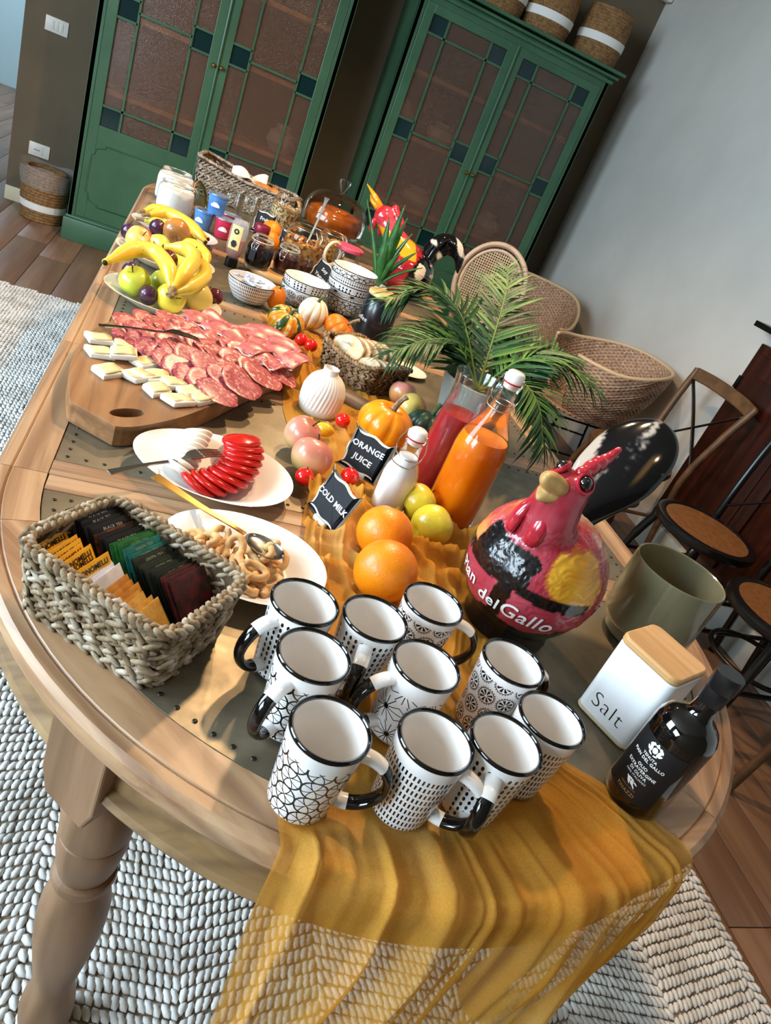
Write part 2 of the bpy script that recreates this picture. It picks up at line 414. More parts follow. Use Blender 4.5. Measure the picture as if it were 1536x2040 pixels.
        if s == 1: MB().tube([(0, -.012, .16), (0, -.012, 1.93)], .008, 8).build('centre_bead', M_green, do)
    return r
cabinet('glazed_cabinet', 'green glazed cabinet standing beside the light switch, no baskets on top', -.647, .645)
cabinet('glazed_cabinet', 'green glazed cabinet by the white wall with woven baskets on its top', .972, 2.262)
# faint crockery behind the textured panes
M_dim = mat('stored_crockery', '#cfc8bd', .4)
for (x, y, z, r_, h, lb) in ((.46, 5.05, .87, .09, .16, 'pale jar behind the lower glass of the cabinet near the pillar'), (1.13, 5.05, 1.264, .08, .17, 'pale jug behind glass above the upper middle shelf'), (1.42, 5.05, 1.264, .1, .13, 'wide pale bowl behind glass beside the pale jug'), (1.66, 5.05, 1.604, .05, .2, 'tall pale bottle behind the top glass by the centre bead'), (1.42, 5.05, .87, .12, .12, 'low pale bowl behind the lower glass left of the knobs'), (1.95, 5.05, .87, .1, .14, 'pale pot behind the lower glass right of the knobs')):
    tag(MB().lathe([(r_*.6, 0), (r_, h*.35), (r_*.9, h*.7), (r_*.5, h*.85), (r_*.55, h), (r_*.48, h), (r_*.4, h*.85), (r_*.8, h*.6), (.01, .02)], 20, c=(x, y, z+.001)).build('stored_vessel', M_dim), lb, 'vessel')

# ---------------------------------------------------------------- seagrass baskets with a white band
M_grass = mat('seagrass', '#9a7448', .8, col2='#6f4d2b', vs=60)
M_band = mat('white_cotton_band', '#e9e7e2', .8)
def coil_basket(name, label, loc, r, h, z0, z1, cat='basket', group=None):
    t = thing(name, label, cat, loc, 0, group)
    prof = []; n = int(h/.016)
    def rad(z): return r*(.9+.1*math.sin(PI*min(1, z/h*.9+.05)))
    for i in range(n):
        for q in (0, .25, .5, .75):
            z = (i+q)*h/n; prof.append((rad(z)+.004*abs(math.sin(PI*q)), z))
    prof.append((rad(h), h)); inn = [(rad(h*(1-k/6))-.014, h*(1-k/6)) for k in range(6)]+[(r*.8, .015), (.001, .015)]
    MB().lathe([(.001, 0)]+prof+inn, 36).build('woven_body', M_grass, t, 60)
    MB().lathe([(rad(z0)+.0055, z0), (rad((z0+z1)/2)+.0065, (z0+z1)/2), (rad(z1)+.0055, z1), (rad(z1)+.001, z1), (rad(z0)+.001, z0)], 36, closed=True).build('white_band', M_band, t, 60)
    return t
coil_basket('woven_basket', 'woven basket on the right cabinet, cut by the top of the photo', (1.46, 5.0, 2.041), .15, .27, .09, .135)
coil_basket('woven_basket', 'middle woven basket of the three on the right cabinet', (1.78, 5.0, 2.041), .155, .28, .08, .125)
coil_basket('woven_basket', 'woven basket nearest the white wall on the right cabinet', (2.16, 5.0, 2.041), .15, .29, .1, .145)
fb = coil_basket('waste_basket', 'woven waste basket with a clear liner on the floor below the socket', (-.822, 5.07, 0), .130, .30, .07, .11)
M_film = mat('clear_plastic_film', '#dfe8ec', .1, alpha=.16)
def lin_fn(u, v):
    a = u*2*PI; z = .20+.115*v; rr = .141+.012*v+.004*math.sin(9*a)+.006*noise.noise((math.cos(a)*3, math.sin(a)*3, v*3))
    return (rr*math.cos(a), rr*math.sin(a), z+.012*math.sin(3*a)*v)
MB().grid(lin_fn, 64, 8, True).build('plastic_liner', M_film, fb, 180)

# ---------------------------------------------------------------- dark wood sideboard by the right wall
M_dark = wood_mat('dark_mahogany', '#1d0a06', '#34130a', '#4a1d10', .3, 2, .6)
sb = thing('dark_sideboard', 'tall dark mahogany sideboard against the white wall behind the chairs', 'sideboard', (2.598, 1.62, .16))
MB().box((-.045, 0, .47), (.09, 2.2, .94), bev=.004).build('body', M_dark, sb)
for i in range(4):
    d = MB().box((-.097, .82-i*.54, .47), (.014, .50, .86), bev=.004).build('door', M_dark, sb)
    MB().box((-.107, .82-i*.54, .47), (.008, .36, .68), bev=.003).build('door_panel', M_dark, d)
    MB().box((-.10, 1.08-i*.54, .75), (.022, .018, .06), bev=.002).build('hinge', M_black, d)
st = tag(MB().box((2.538, 1.62, .08), (.12, 2.2, .158), bev=.006).build('stone_step', mat('pale_stone', '#c9cfca', .5, var=.15, vs=5)), 'pale stone step under the dark sideboard along the wall', 'step')
sh = thing('wall_shelf', 'thin black wall shelf above the dark sideboard at the photo edge', 'shelf', (2.599, 1.75, 1.15))
MB().box((-.06, 0, .012), (.12, 2.1, .025), bev=.002).build('board', M_black, sh)
MB().box((-.012, .9, -.03), (.02, .03, .06), bev=.002).build('bracket', M_black, sh)
# ================================================================ the long table
XC, HW, YA, YB = .443, .615, .948, 3.13
M_oak = wood_mat('table_oak', '#7d583c', '#b18b66', '#c4a27e', .42, 0, 1.0, .2)
M_oakd = wood_mat('table_apron_oak', '#6c5238', '#8e7048', '#a0845c', .5, 0, 1.0, .2)
def zinc():
    t = NT('patinated_zinc'); v = t.coord(5)
    n1 = t.noise(v, 3.5, 6, .65, .4); n2 = t.noise(v, 22, 5, .6)
    c = t.ramp(n1, [(.3, '#675c4a'), (.5, '#8f836a'), (.66, '#a59a82')])
    c = t.mix(t.math('MULTIPLY', n2, .5), c, '#4d4a44')
    t.set(Base_Color=c, Metallic=.65, Roughness=t.math('MULTIPLY_ADD', n2, .35, .28)); t.bump(n2, .08, .001); return t.m
M_zinc = zinc()
M_nail = mat('iron_nail', '#3a342c', .4, .8)
tb = thing('dining_table', 'long oval wooden dining table inlaid with zinc panels', 'table', (XC, 0, 0))
EDGE = [(-.070, .7600), (-.026, .7600), (-.0235, .7572), (-.021, .7600), (-.009, .7592), (-.002, .7530), (0, .7430), (-.004, .7300), (-.013, .7240), (-.070, .7240)]
def path_pt(s):
    """closed outline of the table: s in metres from (-HW, YA) along the left side to the far end"""
    L = YB-YA; A = PI*HW
    s %= 2*(L+A)
    if s < L: return (-HW, YA+s), (-1, 0)
    s -= L
    if s < A: a = PI-s/HW; return (HW*math.cos(a), YB+HW*math.sin(a)), (math.cos(a), math.sin(a))
    s -= A
    if s < L: return (HW, YB-s), (1, 0)
    s -= L; a = -s/HW; return (HW*math.cos(a), YA+HW*math.sin(a)), (math.cos(a), math.sin(a))
LT, AT = YB-YA, PI*HW
def sweep(prof, s0, s1, step=.03, gap=.0006):
    m = MB(); n = max(2, int((s1-s0)/step)+1); K = len(prof)
    for i in range(n):
        s = s0+gap+(s1-s0-2*gap)*i/(n-1); (px, py), (nx, ny) = path_pt(s)
        m.v += [(px+nx*o, py+ny*o, z) for o, z in prof]
    for i in range(n-1):
        for k in range(K): m.f.append((i*K+k, i*K+(k+1) % K, (i+1)*K+(k+1) % K, (i+1)*K+k))
    m.f.append(tuple(range(K))); m.f.append(tuple((n-1)*K+k for k in range(K))[::-1]); return m
P0 = 2*LT+2*AT
cuts = [0, .49, 1.02, 1.55, LT, LT+AT*.27, LT+AT*.5, LT+AT*.73, LT+AT, LT+AT+.63, LT+AT+1.16, LT+AT+1.69, 2*LT+AT, 2*LT+AT+AT*.30, 2*LT+AT+AT*.62, 2*LT+AT+AT*.93, P0]
for a, b in zip(cuts[:-1], cuts[1:]):
    o = sweep(EDGE, a, b).build('border_plank', M_oak, tb, 35); (px, py), (nx, ny) = path_pt((a+b)/2)
    Mx = Matrix.Translation((px, py, .74)) @ Matrix.Rotation(math.atan2(ny, nx)+PI/2, 4, 'Z'); o.data.transform(Mx.inverted()); o.matrix_local = Mx
APR = [(-.055, .724), (-.030, .724), (-.030, .668), (-.020, .664), (-.016, .656), (-.020, .648), (-.055, .648)]
legs = [(-.385, .57, 0), (.385, .57, 1), (-.385, 3.5, 2), (.385, 3.5, 3)]
for a, b in ((0, LT), (LT, LT+AT), (LT+AT, 2*LT+AT), (2*LT+AT, P0)): sweep(APR, a, b).build('apron', M_oakd, tb, 35)
RI = HW-.0705
M_sub = mat('table_underside', '#5a4430', .8)
ub = MB(); out = [(RI*math.cos(a), YB+RI*math.sin(a)) for a in np.linspace(0, PI, 30)]+[(RI*math.cos(a), YA+RI*math.sin(a)) for a in np.linspace(PI, 2*PI, 30)]
ub.prism(out, .728, .752).build('substrate', M_sub, tb, 0)
strips = [(YA-.040, YA), (YA, YA+.042), (1.415, 1.478), (1.940, 2.002), (2.485, 2.545), (YB-.04, YB), (YB, YB+.04)]
for a, b in strips:
    w_ = RI if (a > YA-.001 and b < YB+.001) else math.sqrt(RI**2-.04**2)
    MB().box((0, (a+b)/2, .756), (2*w_-.001, b-a-.001, .008), bev=.0012).build('cross_strip', M_oak, tb, 30)
def nails(name, pts): 
    m = MB()
    for (x, y) in pts: m.lathe([(.0034, .7588), (.003, .7602), (.0012, .7608)], 8, c=(x, y, 0))
    o = m.build(name, M_nail, tb, 60); o['kind'] = 'stuff'
def panel(out):
    MB().prism(out, .752, .7592).build('zinc_panel', M_zinc, tb, 0, mods=[('bev', .0008, 1)])
ys = [(YA+.042, 1.415), (1.478, 1.940), (2.002, 2.485), (2.545, YB-.04)]
for a, b in ys:
    g = .0008; panel([(-RI+g, a+g), (RI-g, a+g), (RI-g, b-g), (-RI+g, b-g)])
    pts = []; e = .016
    for x in np.arange(-RI+e, RI-e+.001, .0265): pts += [(x, a+e), (x, b-e)]
    for y in np.arange(a+e+.024, b-e-.01, .0245): pts += [(-RI+e, y), (RI-e, y)]
    nails('nails', pts)
for yc, s in ((YA, -1), (YB, 1)):
    g = .0008; a0 = math.asin(.0405/RI); aa = np.linspace(a0, PI-a0, 48)
    panel([((RI-g)*math.cos(a), yc+s*(RI-g)*math.sin(a)) for a in (aa if s > 0 else aa[::-1])])
    r_ = RI-.016; pts = [(r_*math.cos(a), yc+s*r_*math.sin(a)) for a in np.arange(.11, PI-.1, .047)]+[(x, yc+s*.057) for x in np.arange(-RI+.04, RI-.03, .0265)]
    nails('nails', pts)
LEG = [(.022, .0185), (.034, .0195), (.036, .023), (.034, .026), (.038, .030), (.040, .06), (.037, .09), (.031, .115), (.028, .135), (.030, .15), (.037, .20), (.044, .26), (.0465, .31), (.045, .35), (.038, .385), (.034, .40), (.0345, .405), (.040, .408), (.0415, .415), (.040, .422), (.034, .425), (.038, .44), (.043, .475), (.044, .495), (.0425, .503), (.0405, .505), (.044, .51), (.046, .54), (.043, .570), (.035, .588), (.036, .60), (.036, .61)]
M_leg = wood_mat('turned_leg_oak', '#664a30', '#86664a', '#96785a', .5, 2, .8, .2)
for (lx, ly, i) in legs:
    ang = math.atan2(ly-(YA if ly < 2 else YB), lx)
    M = Matrix.Translation((lx, ly, 0)) @ Matrix.Rotation(ang, 4, 'Z')
    lg = MB().lathe(LEG, 36, M).build('leg', M_leg, tb, 30)
    h = .044; blk = [(-h, .723), (h, .723), (h, .635), (h-.012, .60), (-h+.012, .60), (-h, .635)]
    Mb = M @ Matrix.Translation((.022, 0, 0))
    mb = MB().prism([(a, b) for a, b in blk], -.042, .042, Mb @ Matrix.Rotation(PI/2, 4, 'Z') @ Matrix.Rotation(PI/2, 4, 'X'))
    mb.build('leg_block', M_leg, lg, 0, mods=[('bev', .003)])

# ================================================================ woven wool rug
def rug():
    x0, x1, y0, y1 = -1.2, 1.595, -.6, 3.74
    r = thing('woven_rug', 'large pale woven wool rug with zigzag rows under the table', 'rug', (0, 0, 0))
    t = NT('rug_backing'); v = t.coord(); t.set(Base_Color=t.ramp(t.noise(v, 40, 4), [(.35, '#7d6c5a'), (.65, '#a8957e')]), Roughness=.95)
    MB().box(((x0+x1)/2, (y0+y1)/2, .005), (x1-x0, y1-y0, .006), bev=.002).build('backing', t.m, r)
    m = NT('rug_wool'); v = m.coord(); m.set(Base_Color=m.ramp(m.noise(v, 9, 5), [(.3, '#b9b4ac'), (.55, '#d8d6d1'), (.75, '#e4e3e0')]), Roughness=.95); m.bump(m.noise(v, 600, 3), .4, .001)
    # knots: fat little loops laid in zigzag rows
    seg, rings = 5, 3
    base = []
    for i in range(rings+1):
        a = PI*i/rings; rr = max(.12, math.sin(a)**.7)
        for k in range(seg):
            g = 2*PI*k/seg; base.append((-math.cos(a)*.0128, rr*math.cos(g)*.0076, rr*math.sin(g)*.0072))
    base = np.array(base); faces = []
    for i in range(rings):
        for k in range(seg): faces.append((i*seg+k, i*seg+(k+1) % seg, (i+1)*seg+(k+1) % seg, (i+1)*seg+k))
    faces = np.array(faces)
    rs = np.random.RandomState(5); cen = []; ang = []
    px_, py_ = .0138, .0232
    nx = int((x1-x0)/px_); ny = int((y1-y0)/py_)
    for i in range(nx):
        for j in range(ny):
            x = x0+.01+i*px_; band = (x/.26) % 2; tri = band if band < 1 else 2-band
            y = y0+.015+((j+.5*(i % 2))*py_+tri*.17) % (y1-y0-.03)
            cen.append((x+rs.normal(0, .0008), y+rs.normal(0, .001), .0118+rs.normal(0, .0006))); ang.append(PI/2+(.45 if band < 1 else -.45)+rs.normal(0, .12))
    cen = np.array(cen); ang = np.array(ang); n = len(cen)
    c, s_ = np.cos(ang)[:, None], np.sin(ang)[:, None]
    X = base[None, :, 0]*c-base[None, :, 1]*s_; Y = base[None, :, 0]*s_+base[None, :, 1]*c; Zz = np.repeat(base[None, :, 2], n, 0)
    V = np.stack([X, Y, Zz], 2)+cen[:, None, :]
    F = (faces[None]+(np.arange(n)*len(base))[:, None, None]).reshape(-1, 4)
    me = bpy.data.meshes.new('wool_loops'); me.vertices.add(n*len(base)); me.vertices.foreach_set('co', V.reshape(-1))
    me.loops.add(F.size); me.loops.foreach_set('vertex_index', F.reshape(-1)); me.polygons.add(len(F))
    me.polygons.foreach_set('loop_start', np.arange(0, F.size, 4)); me.update(calc_edges=True); me.validate(); me.shade_smooth()
    o = link('wool_loops', me, m.m, r); o['kind'] = 'stuff'
rug()
# ================================================================ shared small builders
def scatter(name, bv, bf, mats, m, parent=None, kind='stuff'):
    bv = np.array(bv); bf = np.array(bf); n = len(mats); A = np.array([[list(r) for r in q] for q in mats])
    V = np.einsum('nij,kj->nki', A[:, :3, :3], bv)+A[:, None, :3, 3]
    F = (bf[None]+(np.arange(n)*len(bv))[:, None, None]).reshape(-1, bf.shape[1])
    me = bpy.data.meshes.new(name); me.vertices.add(n*len(bv)); me.vertices.foreach_set('co', V.reshape(-1))
    k = bf.shape[1]; me.loops.add(F.size); me.loops.foreach_set('vertex_index', F.reshape(-1)); me.polygons.add(len(F))
    me.polygons.foreach_set('loop_start', np.arange(0, F.size, k)); me.update(calc_edges=True); me.validate(); me.shade_smooth()
    o = link(name, me, m, parent)
    if kind: o['kind'] = kind
    return o
def lump(l, r1, r2, seg=6, rings=5, bend=0.0):
    v = []; f = []
    for i in range(rings+1):
        a = PI*i/rings; rr = max(.08, math.sin(a)**.7); x = -math.cos(a)*l/2
        for k in range(seg):
            g = 2*PI*k/seg; v.append((x, rr*math.cos(g)*r1+bend*(math.sin(a)), rr*math.sin(g)*r2))
    for i in range(rings):
        for k in range(seg): f.append((i*seg+k, i*seg+(k+1) % seg, (i+1)*seg+(k+1) % seg, (i+1)*seg+k))
    return v, f
def rrect(L, W, r, n=8):
    pts = []
    for (cx, cy, a0) in ((L/2-r, W/2-r, 0), (-L/2+r, W/2-r, PI/2), (-L/2+r, -W/2+r, PI), (L/2-r, -W/2+r, 1.5*PI)):
        for i in range(n+1): a = a0+PI/2*i/n; pts.append((cx+r*math.cos(a), cy+r*math.sin(a)))
    return pts
def along(pts, n):
    P = [Vector(p).to_2d() for p in pts]; P.append(P[0]); d = [0]
    for a, b in zip(P[:-1], P[1:]): d.append(d[-1]+(b-a).length)
    T_ = d[-1]; out = []; j = 0
    for i in range(n):
        s = T_*i/n
        while d[j+1] < s: j += 1
        t = (s-d[j])/max(1e-9, d[j+1]-d[j]); q = P[j].lerp(P[j+1], t); tg = (P[j+1]-P[j])
        if tg.length < 1e-9: tg = P[(j+2) % len(P)]-P[j]
        out.append((q, tg.normalized()))
    return out, T_
def straw_mat(name, a, b, c):
    t = NT(name); v = t.coord(5); n1 = t.noise(v, 45, 4); n2 = t.noise(t.coord(5, (1, 1, 4)), 260, 3)
    t.set(Base_Color=t.mix(t.math('MULTIPLY', n2, .5), t.ramp(n1, [(.32, a), (.5, b), (.68, c)]), a), Roughness=.75); t.bump(n2, .3, .001); MATS[name] = t.m; return t.m
M_straw = straw_mat('seagrass_pale', '#4f3d26', '#a08a69', '#d3c8b4')
M_strawd = straw_mat('seagrass_brown', '#43301c', '#8a6a45', '#b89c78')
def woven_basket(name, label, L, W, H, flare, cr, loc, rz, m_out, rowh=.0070, step=.0125, strand=(.0215, .0028, .0039), top=None, cat='basket'):
    t = thing(name, label, cat, loc, rz); rg = random.Random(11)
    ms = []; rows = int(H/rowh)
    for i in range(rows):
        z = (i+.5)*rowh; k = 1+(flare-1)*z/H
        pts, T_ = along(rrect(L*k, W*k, cr), max(12, int(2*(L+W)*k/step)))
        for j, (q, tg) in enumerate(pts):
            nrm = Vector((tg.y, -tg.x)); zt = z+(top(q.x/L, q.y/W)*z/H if top else 0)
            sl = (.55 if i % 2 else -.55)+rg.gauss(0, .12); off = (.0022 if (i+j) % 2 else -.0008)+rg.gauss(0, .0007)
            X = Vector((tg.x*math.cos(sl), tg.y*math.cos(sl), math.sin(sl))); N_ = Vector((nrm.x, nrm.y, 0)); Z = X.cross(N_)
            s_ = rg.uniform(.85, 1.2); M = Matrix((( X.x*s_, N_.x, Z.x, q.x+nrm.x*off+ (tg.x*step*.5 if i % 2 else 0)), (X.y*s_, N_.y, Z.y, q.y+nrm.y*off+(tg.y*step*.5 if i % 2 else 0)), (X.z*s_, N_.z, Z.z, zt), (0, 0, 0, 1)))
            ms.append(M)
    v, f = lump(*strand); scatter('woven_wall', v, f, ms, m_out, t)
    # braided rim: three interlaced strands running round the top
    k = flare; rp, T_ = along(rrect(L*k, W*k, cr), 150)
    for s in range(3):
        path = []
        for j, (q, tg) in enumerate(rp):
            ph = 2*PI*(j/150*round(T_/.03)+s/3); nrm = Vector((tg.y, -tg.x))
            zt = H+.002+(top(q.x/L, q.y/W) if top else 0)
            path.append((q.x+nrm.x*.0055*math.sin(ph), q.y+nrm.y*.0055*math.sin(ph), zt+.0035*math.sin(2*ph)))
        MB().tube(path, strand[2]*.95, 6, closed=True).build('rim_braid', m_out, t, 180)
    # thin inner shell and floor so that no gaps show
    b = MB()
    def shell(u, vv):
        kk = (1+(flare-1)*vv); q, tg = shp[int(u*len(shp)+.5) % len(shp)]; h_ = H*vv+(top(q.x/L, q.y/W)*vv if top else 0)
        return (q.x*kk-tg.y*.002*0, q.y*kk, max(.003, h_*.985))
    shp, _ = along(rrect(L-.004, W-.004, cr), 64)
    b.grid(shell, 64, 6, True); b.f.append(tuple(i*6 for i in range(64))[::-1])
    b.build('lining', mat('basket_lining', '#5a4228', .9, var=.3, vs=80), t, 60)
    return t

# ================================================================ mugs
def mug_print(kind, nk=1.0, hi=None, lo=.004):
    t = NT('print_'+kind); tc = t.n('TexCoord'); sp = t.n('SeparateXYZ', Vector=tc.outputs['Object'])
    ang = t.math('DIVIDE', t.math('ARCTAN2', sp.outputs[1], sp.outputs[0]), 2*PI); z = sp.outputs[2]
    def cell(nu, pv, shift=0.0):
        v = t.math('DIVIDE', z, pv); row = t.math('FLOOR', v); u = t.math('MULTIPLY_ADD', ang, nu, t.math('MULTIPLY', row, shift) if shift else 50.0)
        if shift: u = t.math('ADD', u, 50.0)
        return t.math('SUBTRACT', t.math('FRACT', u), .5), t.math('SUBTRACT', t.math('FRACT', v), .5), row
    def lt(a, b): return t.math('LESS_THAN', a, b)
    def hyp(a, b): return t.math('SQRT', t.math('ADD', t.math('MULTIPLY', a, a), t.math('MULTIPLY', b, b)))
    ab = lambda a: t.math('ABSOLUTE', a)
    mx = lambda a, b: t.math('MAXIMUM', a, b); mn = lambda a, b: t.math('MINIMUM', a, b)
    if kind == 'dash':
        u, v, r = cell(round(50*nk), .0098); m = t.math('MULTIPLY', lt(ab(u), .22), lt(ab(v), .33))
    elif kind == 'dots':
        u, v, r = cell(round(32*nk), .0086, .0); m = lt(hyp(t.math('MULTIPLY', u, 1.5), v), .36)
        m = t.math('MULTIPLY', m, t.math('GREATER_THAN', t.math('FRACT', t.math('MULTIPLY', t.math('ADD', t.math('FLOOR', t.math('MULTIPLY', ang, round(32*nk))), 50), .2)), .15))
    elif kind == 'petal':
        u, v, r = cell(round(9*nk), .024); m = None
        for (a, b) in ((-.5, -.5), (.5, -.5), (-.5, .5), (.5, .5)):
            d = hyp(t.math('ADD', u, a), t.math('ADD', v, b)); q = lt(ab(t.math('SUBTRACT', d, .707)), .022); m = q if m is None else mx(m, q)
        d = hyp(u, v); m = mx(m, lt(ab(t.math('SUBTRACT', d, .5)), .04))
    elif kind == 'flower':
        u, v, r = cell(round(9*nk), .0265, .5); d = hyp(u, v); th = t.math('ARCTAN2', v, u)
        m = lt(ab(t.math('SUBTRACT', d, .40)), .022)
        m = mx(m, t.math('MULTIPLY', lt(ab(t.math('SUBTRACT', d, .455)), .02), t.math('GREATER_THAN', t.math('SINE', t.math('MULTIPLY', th, 22)), 0)))
        pet = t.math('MULTIPLY', lt(d, .33), t.math('LESS_THAN', t.math('SINE', t.math('MULTIPLY', th, 8)), .2))
        m = mx(m, t.math('MULTIPLY', pet, t.math('GREATER_THAN', d, .07)))
    else:  # star
        u, v, r = cell(round(7*nk), .034, .5); d = hyp(u, v); th = t.math('ARCTAN2', v, u)
        m = lt(t.math('MULTIPLY', d, ab(t.math('SINE', t.math('MULTIPLY', th, 6)))), .10); m = t.math('MULTIPLY', m, lt(d, .62)); m = mx(m, lt(ab(v), 0.012))
    hi = hi or {'dash': .088, 'dots': .094, 'petal': .086, 'flower': .092, 'star': .080}[kind]
    m = t.math('MULTIPLY', m, t.math('LESS_THAN', z, hi)); m = t.math('MULTIPLY', m, t.math('GREATER_THAN', z, lo))
    t.set(Base_Color=t.mix(m, '#eceae8', '#0b0b0c'), Roughness=.12); t.b.inputs['Coat Weight'].default_value = .3
    return t.m
M_cer = mat('white_glaze', '#efece8', .12, coat=.4)
M_blk = mat('black_glaze', '#070707', .09, coat=.5)
MH = .106
def mug_proto(kind, hang):
    r = thing('mug', 'mug', 'mug', (0, 0, 0))
    R = lambda z: .0325+(.0405-.0325)*(z/MH)
    MB().lathe([(.001, .0005), (.029, .0005), (.0315, .002)]+[(R(z), z) for z in np.linspace(.005, MH-.002, 14)], 48, caps=(1, 0)).build('body', mug_print(kind), r, 50)
    MB().lathe([(R(MH)-.0015, MH-.001)]+[(R(z)-.0032, z) for z in np.linspace(MH-.004, .012, 12)]+[(.024, .006), (.001, .0055)], 48, caps=(0, 1)).build('inner_wall', M_cer, r, 60)
    MB().lathe([(R(MH)-.0034, MH-.003), (R(MH)-.0034, MH-.0006), (R(MH)-.0012, MH+.0008), (R(MH)+.0005, MH-.0004), (R(MH)+.0006, MH-.0035)], 48, closed=True).build('rim', M_blk, r, 60)
    c, s_ = math.cos(hang), math.sin(hang)
    pts = []
    for i in range(25):
        a = PI/2-PI*i/24; q = .0375+.037*math.cos(a)**.8 if math.cos(a) > 1e-6 else .0375
        z = .053+.0345*math.sin(a); q -= (.0555-z)*.0 + (.004 if z < .0555 else 0)*abs(math.sin(a))
        pts.append((q*c, q*s_, z))
    rad = [.0078+.0012*abs(math.cos(PI*i/24)) for i in range(25)]
    up = (-s_, c, 0)
    h = MB().tube(pts[4:23], rad[4:23], 12, True, flat=.62, up=(c*.01, s_*.01, 1)).build('handle', M_blk, r, 60)
    MB().tube(pts[:6], [q*1.03 for q in rad[:6]], 12, True, flat=.66, up=(0, 0, 1)).build('handle_joint', M_cer, h, 60)
    MB().tube(pts[22:], [q*1.04 for q in rad[22:]], 12, True, flat=.66, up=(0, 0, -1)).build('handle_joint', M_cer, h, 60)
    return r
MZ = TZ+.0035
mugs = [('dots', .218, .622, 212, 'dotted mug beside the biscuit plate, black handle to the left'),
 ('petal', .220, .537, 226, 'petal patterned mug with its handle left, between dotted mug and front mug'),
 ('petal', .226, .441, 342, 'petal patterned mug at the table edge nearest the table leg'),
 ('dots', .304, .614, 250, 'dotted mug in front of the large orange, handle facing the camera'),
 ('flower', .394, .663, 345, 'flower patterned mug farthest from the table edge, beside the big orange'),
 ('star', .354, .547, 195, 'mug with starburst lines in the middle of the group'),
 ('flower', .479, .575, 10, 'flower patterned mug in front of the ceramic rooster'),
 ('dash', .337, .441, 322, 'dash patterned mug at the table edge, handle over the yellow cloth'),
 ('dots', .421, .448, 240, 'dotted mug between the two dash patterned mugs at the front'),
 ('dash', .497, .490, 70, 'dash patterned mug nearest the salt canister')]
for kind, x, y, a, lb in mugs:
    m = mug_proto(kind, math.radians(a)); m.location = (x, y, MZ); m['label'] = lb; m['group'] = 'black and white mugs at the near table end'

# ================================================================ tea basket and its sachets
TB = (.034, .668, TZ+.001); TA = math.radians(-36)
woven_basket('tea_basket', 'pale seagrass basket packed with tea sachets, at the table edge', .186, .136, .086, 1.09, .025, TB, TA, M_straw)
def sachet_mesh(wd, ht, th):
    b = MB(); xs = [-.5, -.42, .42, .5]; zs = [0, .06, .5, .94, 1.0]
    def y_(i, j): return th*(0.06 if i in (0, 3) or j in (0, 4) else (.5 if j != 2 else .62))
    for s in (-1, 1): b.v += [(xs[i]*wd, s*y_(i, j), zs[j]*ht) for i in range(4) for j in range(5)]
    for s in (0, 1):
        for i in range(3):
            for j in range(4):
                q = [s*20+i*5+j, s*20+(i+1)*5+j, s*20+(i+1)*5+j+1, s*20+i*5+j+1]; b.f.append(tuple(q if s == 0 else q[::-1]))
    ring = [0, 5, 10, 15, 16, 17, 18, 19, 14, 9, 4, 3, 2, 1]
    for a, c in zip(ring, ring[1:]+ring[:1]): b.f.append((a, a+20, c+20, c)[::-1])
    return b.mesh('sachet', 40)
def foil(n, c, c2): return mat('paper_'+n, c, .45, col2=c2, vs=90, bump=.15, bs=90, bd=.002)
SM = {'yellow': foil('yellow', '#f0b41e', '#e3a012'), 'grey': foil('grey', '#b9b6c4', '#8f8c9c'), 'white': foil('white', '#e6e4ea', '#cfccd6'), 'gold': foil('gold', '#cf8e33', '#b5731f'), 'pale': foil('pale', '#d9ad55', '#c08a35'),
      'black': foil('black', '#15151a', '#0b0b0e'), 'green': foil('green', '#2f7a3a', '#1f5c2b'), 'teal': foil('teal', '#1f7f78', '#17645f'), 'dark': foil('dark', '#0f1f16', '#0a1510'), 'red': foil('red', '#5a1018', '#200a0c'), 'brown': foil('brown', '#8a4a22', '#3a1c10')}
sm_n = sachet_mesh(.060, .068, .004); sm_f = sachet_mesh(.058, .070, .004)
txt_cache = {}
def lettering(txt, size, m, parent, M, spacing=1.0, res=2, bold=0.0, name='lettering', fn=None, shear=0.0, line=1.0):
    key = (txt, size, spacing, res, bold, shear, line)
    if key not in txt_cache: txt_cache[key] = text_mesh(txt, size, 'CENTER', spacing, res, shear, line, bold)
    me = txt_cache[key].copy()
    for v in me.vertices: v.co = fn(v.co) if fn else M @ v.co
    me.update()
    o = link(name, me, m, parent); return o
M_ink = mat('black_ink', '#0d0d0d', .5); M_inkw = mat('white_ink', '#ecebe6', .5); M_inkg = mat('pale_green_ink', '#b9cf9a', .5)
near = ['grey']*2+['yellow']*9+['white']*3+['gold']*4+['pale']*4
far = ['black']*9+['brown']+['black']*4+['green']*4+['teal']*3+['dark']*10+['red']*3
lbs = {'grey': 'grey tea sachet at the left corner of the tea basket', 'yellow': 'yellow tea sachet printed with black letters in the tea basket', 'white': 'white tea sachet beside the yellow ones in the tea basket', 'gold': 'golden orange tea sachet at the near side of the basket',
       'pale': 'pale gold tea sachet at the near right corner of the basket', 'black': 'black tea sachet in the far row of the tea basket', 'brown': 'brown tea sachet among the black ones in the far row', 'green': 'green tea sachet in the far row of the tea basket',
       'teal': 'teal tea sachet next to the green ones in the basket', 'dark': 'dark green tea sachet in the far row behind the gold ones', 'red': 'dark red tea sachet at the right end of the tea basket'}
rg = random.Random(2)
